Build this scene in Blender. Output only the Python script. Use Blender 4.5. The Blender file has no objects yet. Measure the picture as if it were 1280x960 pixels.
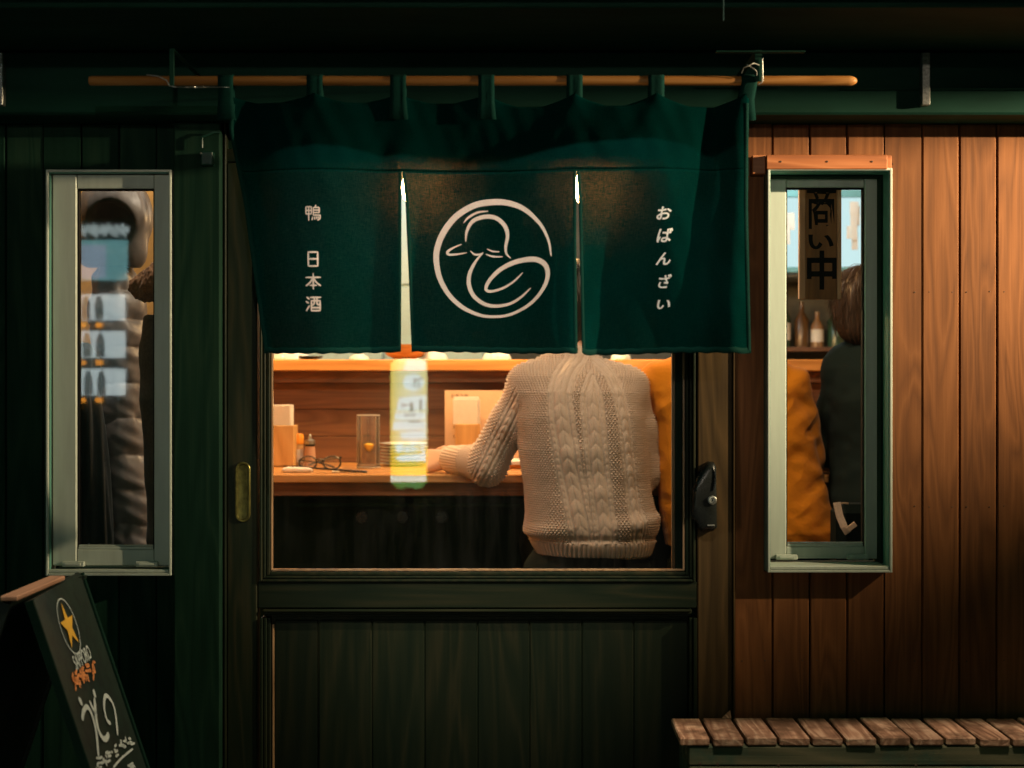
import bpy, bmesh, math, random
import numpy as np
from mathutils import Vector, Matrix
import openvdb as vdb

R = math.radians
random.seed(7)
rng = np.random.default_rng(5)
scene = bpy.context.scene
COL = scene.collection

# ------------------------------------------------------------------ camera
D = 2.8            # metres from the lens to the front of the facade (y = 0)
F = 1820.0         # focal length in pixels of the 1280 px wide photograph
ZC = 1.2
cam = bpy.data.cameras.new('camera')
cam.sensor_width = 36.0
cam.lens = 36.0 * F / 1280.0
cam.clip_start = 0.05
cam.clip_end = 200.0
cam.dof.use_dof = True
cam.dof.focus_distance = 3.0
cam.dof.aperture_fstop = 4.5
cam_ob = bpy.data.objects.new('camera', cam)
cam_ob.location = (0, -D, ZC)
cam_ob.rotation_euler = (R(90), 0, 0)
COL.objects.link(cam_ob)
scene.camera = cam_ob

# ------------------------------------------------------------------ world: a moonless town night
w = bpy.data.worlds.new('World')
scene.world = w
w.use_nodes = True
bgn = w.node_tree.nodes['Background']
bgn.inputs[0].default_value = (0.02, 0.58, 0.37, 1)
bgn.inputs[1].default_value = 0.105

scene.view_settings.view_transform = 'Standard'
scene.view_settings.look = 'None'
scene.view_settings.exposure = 0.0
scene.view_settings.gamma = 1.0
scene.cycles.use_denoising = True
scene.cycles.max_bounces = 8
scene.cycles.transparent_max_bounces = 16
scene.cycles.sample_clamp_indirect = 3.0
scene.cycles.caustics_reflective = False
scene.cycles.caustics_refractive = False

def lamp(name, typ, loc, power, color, **kw):
    l = bpy.data.lights.new(name, typ)
    l.energy = power
    l.color = color
    for k, v in kw.items():
        setattr(l, k, v)
    o = bpy.data.objects.new(name, l)
    o.location = loc
    COL.objects.link(o)
    return o

def aim(o, target):
    o.rotation_euler = (Vector(target) - o.location).to_track_quat('-Z', 'Y').to_euler()

# warm wall spotlight fixed under the eave, right of the picture
WALL_LAMP = (2.0, -0.62, 1.845)
l = lamp('wall_spotlight', 'SPOT', WALL_LAMP, 430, (1.0, 0.78, 0.48), spot_size=R(72), spot_blend=1.0, shadow_soft_size=0.012)
aim(l, (0.85, 0.0, 1.74))
# street lamp high over the lane
l = lamp('street_lamp_light', 'SPOT', (0.9, -1.80, 5.4), 620, (1.0, 0.82, 0.62), spot_size=R(100), spot_blend=0.6, shadow_soft_size=0.12)
aim(l, (0.3, -0.25, 0.5))
# front fill added across the lane for the curtain and the window frames
l = lamp('lane_fill_light', 'SPOT', (0.55, -5.9, 2.1), 120, (1.0, 0.86, 0.70), spot_size=R(24), spot_blend=1.0, shadow_soft_size=0.05)
aim(l, (-0.14, 0.0, 1.68))
# invented spotlight above the lane, added to light the curtain below the gutter's shadow
l = lamp('overhead_fill_light', 'SPOT', (0.12, -3.0, 4.22), 680, (1.0, 0.87, 0.72), spot_size=R(14.6), spot_blend=0.9, shadow_soft_size=0.03)
aim(l, (-0.02, -0.3, 1.49))
# lamps inside the restaurant
for nm, loc, p, c, s in (('ceiling_light', (-0.05, 0.42, 2.22), 26, (1.0, 0.80, 0.62), 0.09),
                         ('ceiling_light', (0.75, 0.42, 2.22), 34, (1.0, 0.66, 0.40), 0.09),
                         ('ceiling_light', (-0.84, 0.20, 2.30), 24, (1.0, 0.82, 0.68), 0.08),
                         ('kitchen_light', (-0.45, 2.15, 2.2), 14, (0.62, 0.88, 1.0), 0.12),
                         ('kitchen_light', (0.9, 2.6, 2.2), 22, (0.86, 0.97, 1.0), 0.15)):
    lamp(nm, 'POINT', loc, p, c, shadow_soft_size=s)

# ------------------------------------------------------------------ pixel -> place
def X(px, y=0.0): return (px - 640.0) / F * (D + y)
def Z(py, y=0.0): return ZC - (py - 480.0) / F * (D + y)
def S(y=0.0): return F / (D + y)          # pixels per metre at depth y
def onplane(px, py, P0, n):
    d = Vector(((px - 640.0) / F, 1.0, -(py - 480.0) / F))
    o = Vector((0, -D, ZC))
    t = (Vector(P0) - o).dot(Vector(n)) / d.dot(Vector(n))
    return o + d * t

# ------------------------------------------------------------------ object helpers
def tag(o, label=None, cat=None, group=None, kind=None):
    if label: o['label'] = label
    if cat: o['category'] = cat
    if group: o['group'] = group
    if kind: o['kind'] = kind
    return o

def thing(name, label, cat, loc=(0, 0, 0), group=None, rz=0.0):
    o = bpy.data.objects.new(name, None)
    o.empty_display_size = 0.05
    o.location = loc
    o.rotation_euler = (0, 0, rz)
    COL.objects.link(o)
    return tag(o, label, cat, group)

def link(name, me, m, parent=None, loc=None):
    o = bpy.data.objects.new(name, me)
    if m is not None and not me.materials:
        for mm in (m if isinstance(m, (list, tuple)) else [m]):
            me.materials.append(mm)
    COL.objects.link(o)
    if parent is not None:
        o.parent = parent
        # geometry given in world coordinates: undo the parents' offset
        p, off = parent, Vector((0, 0, 0))
        while p is not None:
            off += Vector(p.location)
            p = p.parent
        o.location = (Vector(loc) if loc is not None else Vector((0, 0, 0))) - off
    elif loc is not None:
        o.location = loc
    return o

class MB:
    """collects vertices and faces of one mesh"""
    def __init__(s): s.v, s.f, s.mi = [], [], []
    def add(s, v, f, mi=0):
        n = len(s.v)
        s.v += [tuple(p) for p in v]
        s.f += [tuple(i + n for i in q) for q in f]
        s.mi += [mi] * len(f)
        return s
    def box(s, x0, x1, y0, y1, z0, z1, b=0.0, mi=0):
        if x0 > x1: x0, x1 = x1, x0
        if y0 > y1: y0, y1 = y1, y0
        if z0 > z1: z0, z1 = z1, z0
        b = min(b, (x1 - x0) * .45, (y1 - y0) * .45, (z1 - z0) * .45)
        if b <= 0:
            v = [(x, y, z) for x in (x0, x1) for y in (y0, y1) for z in (z0, z1)]
            f = [(0, 1, 3, 2), (4, 6, 7, 5), (0, 4, 5, 1), (2, 3, 7, 6), (0, 2, 6, 4), (1, 5, 7, 3)]
            return s.add(v, f, mi)
        bm = bmesh.new()
        g = bmesh.ops.create_cube(bm, size=1.0)
        for q in bm.verts:
            q.co = ((x0 + x1) / 2 + q.co.x * (x1 - x0), (y0 + y1) / 2 + q.co.y * (y1 - y0), (z0 + z1) / 2 + q.co.z * (z1 - z0))
        bmesh.ops.bevel(bm, geom=bm.edges[:], offset=b, segments=1, affect='EDGES', profile=0.5)
        bm.verts.index_update()
        s.add([q.co[:] for q in bm.verts], [[q.index for q in f.verts] for f in bm.faces], mi)
        bm.free()
        return s
    def tube(s, pts, rad, n=8, mi=0, cap=True, close=False):
        pts = [Vector(p) for p in pts]
        if not isinstance(rad, (list, tuple)): rad = [rad] * len(pts)
        v, f = [], []
        up = None
        for i, p in enumerate(pts):
            a = pts[max(i - 1, 0)] if not close else pts[i - 1]
            b = pts[min(i + 1, len(pts) - 1)] if not close else pts[(i + 1) % len(pts)]
            t = (b - a).normalized()
            if up is None: up = t.orthogonal().normalized()
            up = (up - t * up.dot(t)).normalized()
            sd = t.cross(up)
            for k in range(n):
                an = 2 * math.pi * k / n
                v.append(p + (up * math.cos(an) + sd * math.sin(an)) * rad[i])
        m = len(pts)
        for i in range(m if close else m - 1):
            j = (i + 1) % m
            for k in range(n):
                f.append((i * n + k, i * n + (k + 1) % n, j * n + (k + 1) % n, j * n + k))
        if cap and not close:
            f.append(tuple(range(n))[::-1]); f.append(tuple((m - 1) * n + k for k in range(n)))
        return s.add(v, f, mi)
    def lathe(s, prof, c=(0, 0, 0), n=24, mi=0, axis='z'):
        v, f = [], []
        for r, z in prof:
            for k in range(n):
                a = 2 * math.pi * k / n
                if axis == 'z': v.append((c[0] + r * math.cos(a), c[1] + r * math.sin(a), c[2] + z))
                elif axis == 'y': v.append((c[0] + r * math.cos(a), c[1] + z, c[2] + r * math.sin(a)))
                else: v.append((c[0] + z, c[1] + r * math.cos(a), c[2] + r * math.sin(a)))
        for i in range(len(prof) - 1):
            for k in range(n):
                f.append((i * n + k, i * n + (k + 1) % n, (i + 1) * n + (k + 1) % n, (i + 1) * n + k))
        return s.add(v, f, mi)
    def prism(s, poly, y0, y1, mi=0):
        """x-z outline given depth in y"""
        n = len(poly)
        v = [(p[0], y0, p[1]) for p in poly] + [(p[0], y1, p[1]) for p in poly]
        f = [tuple(range(n)), tuple(range(2 * n - 1, n - 1, -1))]
        f += [(i, n + i, n + (i + 1) % n, (i + 1) % n) for i in range(n)]
        return s.add(v, f, mi)
    def mesh(s, name='m', smooth=False):
        me = bpy.data.meshes.new(name)
        me.from_pydata(s.v, [], s.f)
        if any(s.mi): me.polygons.foreach_set('material_index', s.mi)
        bm = bmesh.new(); bm.from_mesh(me)
        bmesh.ops.recalc_face_normals(bm, faces=bm.faces[:])
        bm.to_mesh(me); bm.free()
        if smooth:
            me.shade_smooth()
            try: me.set_sharp_from_angle(angle=R(40))
            except Exception: pass
        return me
    def build(s, name, m, parent=None, smooth=False, loc=None):
        """loc: origin of the object (geometry is given in world coordinates)"""
        if loc is not None:
            L = loc
            s.v = [(p[0] - L[0], p[1] - L[1], p[2] - L[2]) for p in s.v]
        return link(name, s.mesh(name, smooth), m, parent, loc)

def part_box(name, m, parent, x0, x1, y0, y1, z0, z1, b=0.001):
    c = ((x0 + x1) / 2, (y0 + y1) / 2, (z0 + z1) / 2)
    return MB().box(x0, x1, y0, y1, z0, z1, b).build(name, m, parent, loc=c)

def copy_tree(o, parent=None, loc=None):
    c = o.copy()
    COL.objects.link(c)
    if parent is not None: c.parent = parent
    if loc is not None: c.location = loc
    for ch in list(o.children): copy_tree(ch, c)
    return c

# ------------------------------------------------------------------ materials
def principled(name, color, rough=0.6, metal=0.0, spec=0.5):
    m = bpy.data.materials.new(name)
    m.use_nodes = True
    b = m.node_tree.nodes['Principled BSDF']
    b.inputs['Base Color'].default_value = (*color, 1)
    b.inputs['Roughness'].default_value = rough
    b.inputs['Metallic'].default_value = metal
    b.inputs['Specular IOR Level'].default_value = spec
    return m, m.node_tree, b

def nd(nt, typ, **kw):
    n = nt.nodes.new(typ)
    for k, v in kw.items():
        if k.startswith('i_'):
            n.inputs[k[2:].replace('_', ' ')].default_value = v
        else:
            setattr(n, k, v)
    return n

def ramp(nt, fac, stops):
    n = nt.nodes.new('ShaderNodeValToRGB')
    e = n.color_ramp.elements
    while len(e) < len(stops): e.new(0.5)
    for i, (p, c) in enumerate(stops):
        e[i].position = p
        e[i].color = (*c, 1) if len(c) == 3 else c
    nt.links.new(fac, n.inputs[0])
    return n

def coords(nt, scale, rnd=True, kind='Object'):
    tc = nd(nt, 'ShaderNodeTexCoord')
    mp = nd(nt, 'ShaderNodeMapping')
    mp.inputs['Scale'].default_value = scale
    if rnd:
        oi = nd(nt, 'ShaderNodeObjectInfo')
        mul = nd(nt, 'ShaderNodeMath', operation='MULTIPLY')
        mul.inputs[1].default_value = 37.0
        nt.links.new(oi.outputs['Random'], mul.inputs[0])
        ad = nd(nt, 'ShaderNodeVectorMath', operation='ADD')
        nt.links.new(tc.outputs[kind], ad.inputs[0])
        nt.links.new(mul.outputs[0], ad.inputs[1])
        nt.links.new(ad.outputs[0], mp.inputs['Vector'])
    else:
        nt.links.new(tc.outputs[kind], mp.inputs['Vector'])
    return mp.outputs[0]

def wood(name, dark, mid, light, axis='z', rough=0.5, bump=0.15, scale=1.0, vary=0.25, grain=1.0, spec=0.4, wear=None):
    m, nt, b = principled(name, mid, rough, spec=spec)
    L = nt.links
    def sc(a, c):
        return {'z': (a, a, c), 'x': (c, a, a), 'y': (a, c, a)}[axis]
    v1 = coords(nt, sc(11 * scale, 1.1 * scale))
    n1 = nd(nt, 'ShaderNodeTexNoise', i_Scale=1.0, i_Detail=2.0, i_Distortion=0.6); L.new(v1, n1.inputs['Vector'])
    # growth rings: noise field folded into contour bands gives cathedral grain
    mul = nd(nt, 'ShaderNodeMath', operation='MULTIPLY'); mul.inputs[1].default_value = 16.0
    L.new(n1.outputs['Fac'], mul.inputs[0])
    fr = nd(nt, 'ShaderNodeMath', operation='PINGPONG'); fr.inputs[1].default_value = 1.0
    L.new(mul.outputs[0], fr.inputs[0])
    v2 = coords(nt, sc(160 * scale, 3.0 * scale))
    n2 = nd(nt, 'ShaderNodeTexNoise', i_Scale=1.0, i_Detail=6.0, i_Roughness=0.7); L.new(v2, n2.inputs['Vector'])
    v3 = coords(nt, sc(6 * scale, 1.3 * scale))
    n3 = nd(nt, 'ShaderNodeTexNoise', i_Scale=1.0, i_Detail=4.0); L.new(v3, n3.inputs['Vector'])
    a1 = nd(nt, 'ShaderNodeMath', operation='MULTIPLY'); a1.inputs[1].default_value = 0.34 * grain; L.new(fr.outputs[0], a1.inputs[0])
    a2 = nd(nt, 'ShaderNodeMath', operation='MULTIPLY_ADD'); a2.inputs[1].default_value = 0.55; L.new(n2.outputs['Fac'], a2.inputs[0]); L.new(a1.outputs[0], a2.inputs[2])
    a3 = nd(nt, 'ShaderNodeMath', operation='MULTIPLY_ADD'); a3.inputs[1].default_value = 0.55; L.new(n3.outputs['Fac'], a3.inputs[0]); L.new(a2.outputs[0], a3.inputs[2])
    cr = ramp(nt, a3.outputs[0], [(0.42, dark), (0.72, mid), (1.0, light)])
    oi = nd(nt, 'ShaderNodeObjectInfo')
    mr = nd(nt, 'ShaderNodeMapRange'); mr.inputs[3].default_value = 1 - vary; mr.inputs[4].default_value = 1 + vary
    L.new(oi.outputs['Random'], mr.inputs[0])
    hsv = nd(nt, 'ShaderNodeHueSaturation'); L.new(cr.outputs[0], hsv.inputs['Color']); L.new(mr.outputs[0], hsv.inputs['Value'])
    out = hsv.outputs[0]
    if wear is not None:
        v4 = coords(nt, (9, 9, 9)); n4 = nd(nt, 'ShaderNodeTexNoise', i_Scale=1.0, i_Detail=6.0, i_Roughness=0.65); L.new(v4, n4.inputs['Vector'])
        r4 = ramp(nt, n4.outputs['Fac'], [(0.48, (0, 0, 0)), (0.62, (1, 1, 1))])
        mx = nd(nt, 'ShaderNodeMix', data_type='RGBA'); L.new(r4.outputs[0], mx.inputs[0]); L.new(out, mx.inputs[6]); mx.inputs[7].default_value = (*wear, 1)
        out = mx.outputs[2]
    L.new(out, b.inputs['Base Color'])
    bp = nd(nt, 'ShaderNodeBump', i_Strength=bump, i_Distance=0.002)
    L.new(a2.outputs[0], bp.inputs['Height']); L.new(bp.outputs[0], b.inputs['Normal'])
    rr = nd(nt, 'ShaderNodeMapRange'); rr.inputs[3].default_value = rough + .15; rr.inputs[4].default_value = rough - .1
    L.new(n3.outputs['Fac'], rr.inputs[0]); L.new(rr.outputs[0], b.inputs['Roughness'])
    return m

def rough_mat(name, color, rough=0.6, metal=0.0, var=0.25, scale=30.0, bump=0.1, spec=0.5, stretch=(1, 1, 1), dist=0.001):
    m, nt, b = principled(name, color, rough, metal, spec)
    L = nt.links
    v = coords(nt, tuple(scale * s for s in stretch))
    n = nd(nt, 'ShaderNodeTexNoise', i_Scale=1.0, i_Detail=6.0, i_Roughness=0.65); L.new(v, n.inputs['Vector'])
    lo = tuple(c * (1 - var) for c in color); hi = tuple(min(1, c * (1 + var)) for c in color)
    cr = ramp(nt, n.outputs['Fac'], [(0.3, lo), (0.7, hi)])
    L.new(cr.outputs[0], b.inputs['Base Color'])
    bp = nd(nt, 'ShaderNodeBump', i_Strength=bump, i_Distance=dist)
    L.new(n.outputs['Fac'], bp.inputs['Height']); L.new(bp.outputs[0], b.inputs['Normal'])
    rr = nd(nt, 'ShaderNodeMapRange'); rr.inputs[3].default_value = min(1, rough + .12); rr.inputs[4].default_value = max(0.02, rough - .12)
    L.new(n.outputs['Fac'], rr.inputs[0]); L.new(rr.outputs[0], b.inputs['Roughness'])
    return m

def emit(name, color, strength):
    m = bpy.data.materials.new(name); m.use_nodes = True
    nt = m.node_tree; nt.nodes.clear()
    e = nd(nt, 'ShaderNodeEmission'); e.inputs[0].default_value = (*color, 1); e.inputs[1].default_value = strength
    o = nd(nt, 'ShaderNodeOutputMaterial'); nt.links.new(e.outputs[0], o.inputs[0])
    return m

def pane_glass(name, tint=(0.93, 0.96, 0.94), dirt=0.0045):
    """a thin window pane: what lies behind shows through, Fresnel reflection on top, faint dust"""
    m = bpy.data.materials.new(name); m.use_nodes = True
    nt = m.node_tree; nt.nodes.clear(); L = nt.links
    tr = nd(nt, 'ShaderNodeBsdfTransparent'); tr.inputs[0].default_value = (*tint, 1)
    gl = nd(nt, 'ShaderNodeBsdfGlossy'); gl.inputs['Roughness'].default_value = 0.0
    fr = nd(nt, 'ShaderNodeFresnel'); fr.inputs[0].default_value = 1.5
    mx = nd(nt, 'ShaderNodeMixShader'); L.new(fr.outputs[0], mx.inputs[0]); L.new(tr.outputs[0], mx.inputs[1]); L.new(gl.outputs[0], mx.inputs[2])
    df = nd(nt, 'ShaderNodeBsdfDiffuse'); df.inputs[0].default_value = (0.75, 0.72, 0.65, 1)
    v = coords(nt, (26, 26, 3.5), rnd=False)
    n = nd(nt, 'ShaderNodeTexNoise', i_Scale=1.0, i_Detail=7.0, i_Roughness=0.7); L.new(v, n.inputs['Vector'])
    mr = nd(nt, 'ShaderNodeMapRange'); mr.inputs[1].default_value = 0.4; mr.inputs[2].default_value = 0.75; mr.inputs[3].default_value = dirt * .3; mr.inputs[4].default_value = dirt * 2.5
    L.new(n.outputs['Fac'], mr.inputs[0])
    m2 = nd(nt, 'ShaderNodeMixShader'); L.new(mr.outputs[0], m2.inputs[0]); L.new(mx.outputs[0], m2.inputs[1]); L.new(df.outputs[0], m2.inputs[2])
    o = nd(nt, 'ShaderNodeOutputMaterial'); L.new(m2.outputs[0], o.inputs[0])
    return m

M = {}
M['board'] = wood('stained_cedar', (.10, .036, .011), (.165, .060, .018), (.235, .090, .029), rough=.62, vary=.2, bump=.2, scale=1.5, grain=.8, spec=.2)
M['cap'] = wood('cedar_trim', (.20, .062, .018), (.36, .115, .034), (.50, .19, .07), axis='x', rough=.5, vary=.1)
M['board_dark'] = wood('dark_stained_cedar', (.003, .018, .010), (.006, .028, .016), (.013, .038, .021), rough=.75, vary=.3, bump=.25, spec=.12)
M['door'] = wood('dark_door_wood', (.005, .012, .006), (.011, .017, .008), (.026, .026, .012), rough=.5, vary=.15, bump=.12, spec=.15)
M['door_right'] = wood('lamplit_door_wood', (.030, .018, .007), (.056, .034, .013), (.090, .052, .020), rough=.5, vary=.1, bump=.12, spec=.15)  # lamplight on the door's right side is put into this brown
M['door_h'] = wood('dark_door_rail_wood', (.005, .012, .006), (.011, .017, .008), (.026, .026, .012), axis='x', rough=.5, vary=.15, bump=.12, spec=.15)
M['bead'] = wood('varnished_bead', (.20, .11, .055), (.34, .20, .10), (.46, .29, .16), rough=.35, vary=.1)
M['beam'] = rough_mat('green_black_painted_beam', (.003, .034, .021), .7, spec=.15, scale=14, bump=.25, stretch=(.25, 1, 1))
M['gutter'] = rough_mat('painted_gutter', (.005, .048, .030), .42, scale=20, bump=.1)
M['steel'] = rough_mat('galvanised_steel', (.42, .42, .38), .38, .9, scale=180, bump=.3, var=.5)
M['alu'] = rough_mat('anodised_aluminium', (.46, .51, .44), .5, .1, var=.08, scale=60, bump=.04, stretch=(1, 1, .1))
M['alu2'] = rough_mat('anodised_aluminium_reveal', (.10, .30, .24), .45, .2, var=.08, scale=60, bump=.04, stretch=(1, 1, .1))
M['rubber'] = rough_mat('black_gasket', (.006, .006, .006), .8, spec=.1)
M['glass'] = pane_glass('window_glass')
M['brass'] = rough_mat('aged_brass', (.15, .13, .035), .38, .85, var=.45, scale=70, bump=.2)
M['black_iron'] = rough_mat('black_lacquered_metal', (.010, .012, .011), .28, .0, var=.2, scale=60, bump=.1)
M['pole'] = wood('bamboo_pole', (.22, .085, .018), (.33, .14, .032), (.42, .20, .06), axis='x', rough=.5, spec=.2, vary=.05)
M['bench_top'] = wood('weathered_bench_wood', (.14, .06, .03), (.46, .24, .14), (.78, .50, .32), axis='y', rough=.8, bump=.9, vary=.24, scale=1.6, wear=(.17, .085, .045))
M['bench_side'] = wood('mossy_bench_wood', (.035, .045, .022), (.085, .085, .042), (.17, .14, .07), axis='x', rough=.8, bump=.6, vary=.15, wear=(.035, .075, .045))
M['screw'] = rough_mat('screw_head', (.06, .035, .02), .6, .2)
M['plaster'] = rough_mat('kitchen_plaster', (.10, .10, .085), .85, scale=12, bump=.1)
M['in_wall'] = rough_mat('glow_tinted_plaster', (.70, .38, .12), .85, scale=12, bump=.1)  # orange lamp glow is put into the plaster colour
M['in_dark'] = rough_mat('dark_painted_wall', (.008, .026, .016), .8, spec=.1, scale=12, bump=.1)
M['floor'] = rough_mat('dark_concrete_floor', (.008, .020, .013), .8, spec=.1, scale=9, bump=.2)
M['counter'] = wood('oiled_counter_wood', (.30, .13, .04), (.50, .24, .08), (.62, .33, .13), axis='x', rough=.28, vary=.05)
M['shelf'] = wood('pass_shelf_wood', (.42, .19, .05), (.62, .30, .09), (.72, .38, .14), axis='x', rough=.4, vary=.05)
M['backboard'] = wood('brown_panel_board', (.105, .046, .022), (.15, .066, .031), (.20, .092, .045), axis='x', rough=.6, vary=.15, bump=.3)
M['counter_front'] = rough_mat('dark_green_counter_front', (.003, .016, .010), .8, spec=.08, scale=6, bump=.1)
M['asphalt'] = rough_mat('asphalt', (.05, .05, .048), .8, scale=90, bump=.6, dist=.004)
M['concrete'] = rough_mat('concrete', (.12, .13, .12), .8, scale=18, bump=.3)
# ================================================================== the restaurant front
ground = MB().box(-30, 30, -9.0, -1.15, -0.3, 0.0).build('street', M['asphalt']); tag(ground, kind='structure')
MB().box(-30, 30, -1.146, 0.10, -0.3, 0.10, .01).build('pavement', M['concrete'])['kind'] = 'structure'
MB().box(-1.7, 2.2, 0.104, 3.6, -0.3, 0.12).build('floor', M['floor'])['kind'] = 'structure'

shop = thing('restaurant_building', 'dark timber restaurant front with sliding door and two aluminium windows', 'building', (0, 0, 0.1))

XL, XR = -1.75, 2.4                      # built extent of the front
# openings: left window, door, right window   (x0, x1, z0, z1)
WL = (X(64), X(219), Z(717), Z(215))
WR = (X(956), X(1110), Z(713), Z(213))
door_x0, door_x1 = X(282), X(917)
door_top = Z(196)

# wall core behind the cladding (62 mm), built round the openings
core = MB()
cy0, cy1 = 0.014, 0.075
edges = [XL, WL[0] + .01, WL[1] - .01, door_x0, door_x1, WR[0] + .01, WR[1] - .01, XR]
zt = 2.42
core.box(edges[0], edges[1], cy0, cy1, .12, zt)
core.box(edges[1], edges[2], cy0, cy1, .12, WL[2] + .01); core.box(edges[1], edges[2], cy0, cy1, WL[3] - .01, zt)
core.box(edges[2], edges[3], cy0, cy1, .12, zt)
core.box(edges[3], edges[4], cy0, cy1, door_top, zt)
core.box(edges[4], edges[5], cy0, cy1, .12, zt)
core.box(edges[5], edges[6], cy0, cy1, .12, WR[2] + .01); core.box(edges[5], edges[6], cy0, cy1, WR[3] - .01, zt)
core.box(edges[6], edges[7], cy0, cy1, .12, zt)
core.build('wall_core', M['in_dark'], shop)

# cladding boards, one object each, cut round the windows
def boards(px_first, pitch, n, mat, wins, xmin, xmax):
    for i in range(n):
        a = X(px_first + i * pitch) + .0013
        b = X(px_first + (i + 1) * pitch) - .0013
        a, b = max(a, xmin), min(b, xmax)
        if b - a < .006: continue
        spans = [(.12, 1.70)]
        for (x0, x1, z0, z1) in wins:
            if a < x1 - .004 and b > x0 + .004:
                if a > x0 - .002 and b < x1 + .002 or True:
                    # board crosses the window: full pieces below and above, slivers beside
                    spans = [(.12, z0 - .002), (z1 + .002, 1.70)]
                    if a < x0 - .004 or b > x1 + .004:
                        # one board notched round the frame
                        l_ = a < x0 - .004
                        e0, e1 = (b, x0 - .002) if l_ else (a, x1 + .002)
                        o_ = a if l_ else b
                        pl = [(o_, .12), (e0, .12), (e0, z0 - .002), (e1, z0 - .002), (e1, z1 + .002), (e0, z1 + .002), (e0, 1.70), (o_, 1.70)]
                        MB().prism(pl, random.uniform(-.0008, .0008), .013).build('board', mat, shop, loc=((a + b) / 2, .006, .9))
                        spans = []
        for z0, z1 in spans:
            board_piece(a, b, z0, z1, mat)
def board_piece(a, b, z0, z1, mat):
    yo = random.uniform(-.0008, .0008)
    part_box('board', mat, shop, a, b, 0.0 + yo, .013, z0, z1, .0022)
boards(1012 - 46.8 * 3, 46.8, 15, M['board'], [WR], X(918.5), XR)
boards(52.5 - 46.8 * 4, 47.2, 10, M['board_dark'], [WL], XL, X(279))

scr = MB()
for i in range(-3, 8):
    j = 1012 + 46.8 * i
    for py in (365, 633, 826):
        for dx in (-9, 9):
            px = j + dx
            if 950 < px < 1115 and 205 < py < 720: continue
            if px < 925: continue
            scr.lathe([(0.0, -.0008), (.0009, -.0008), (.0013, 0), (.0013, .002)], (X(px), -.0006, Z(py + random.uniform(-1, 1))), 8, axis='y')
for py in (205, 365, 600): scr.lathe([(0.0, -.0008), (.0009, -.0008), (.0013, 0), (.0013, .002)], (X(1116), -.0006, Z(py)), 8, axis='y')
o = scr.build('screw_head', M['screw'], shop); o['kind'] = 'stuff'

# door frame posts and head
part_box('door_post', M['board_dark'], shop, X(221), X(279.5), -.030, .013, .12, 1.70, .003)
part_box('door_post', M['door'], shop, X(281), X(284), -.012, .07, .12, 1.70, .001)
part_box('door_post', M['door_right'], shop, X(915.5), X(918), -.010, .05, .12, 1.70, .001)
part_box('door_head', M['door_h'], shop, X(281), X(917), -.004, .07, Z(203), Z(186), .002)
# inner wall trim between door and windows
# ---- eave: beam, soffit, gutter
part_box('beam', M['beam'], shop, X(-60, -.1), XR, -.10, -.001, Z(143, -.1), Z(64, -.1), .004)
part_box('beam', M['beam'], shop, XL, XR, -.045, .0125, 1.701, 2.0, .003)
part_box('trim_strip', M['beam'], shop, X(1050, -.1), XR, -.106, -.099, Z(113, -.1), Z(110.5, -.1), .0008)
part_box('soffit', M['beam'], shop, XL, XR, -.445, -.102, 1.818, 1.832, .001)
g = MB(); gy0 = -.46
g.tube([(XL, gy0 - .045, 1.868), (XR, gy0 - .045, 1.868)], .052, 20)
g.build('gutter', M['gutter'], shop, smooth=True)
part_box('fascia_board', M['beam'], shop, XL, XR, -.458, -.446, 1.806, 1.93, .002)
part_box('roof_sheet', M['beam'], shop, XL, XR, -.56, .08, 1.932, 1.95, .002)
# sheet-metal sign box edge under the eave (above the pole's right end)
hb = MB()
hb.box(X(893, -.32), X(1004, -.32), -.34, -.325, Z(68, -.32), Z(66.5, -.32), .0005)
hb.build('flashing_edge', M['beam'], shop)
hb = MB(); hb.box(X(902.3, -.5), X(903.3, -.5), -.516, -.51, Z(29, -.5), Z(-5, -.5), 0); hb.build('gutter_joint', M['gutter'], shop)
# steel straps on the beam
for px, wd in ((1153, 10.5), (-4, 7)):
    s_ = MB()
    x0, x1 = X(px, -.12), X(px + wd, -.12)
    s_.box(x0, x1, -.118, -.1005, Z(131, -.12), Z(65, -.12), .0015)
    s_.build('steel_strap', M['steel'], shop, loc=((x0 + x1) / 2, -.11, Z(98, -.12)))

# small junction box left of the door
jb = MB(); jb.box(X(251, -.05), X(266, -.05), -.05, -.0305, Z(206, -.05), Z(189, -.05), .002)
o = jb.build('junction_box', M['gutter'], shop)
MB().tube([(X(258), -.040, Z(189)), (X(258), -.040, Z(176)), (X(272), -.040, Z(170)), (X(281), -.040, Z(170))], .0022, 6).build('cable', M['gutter'], shop)
MB().lathe([(0, -.004), (.002, -.003), (.002, .002)], (X(258.5), -.052, Z(197)), 10, axis='y').build('lock_core', M['steel'], o)

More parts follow.
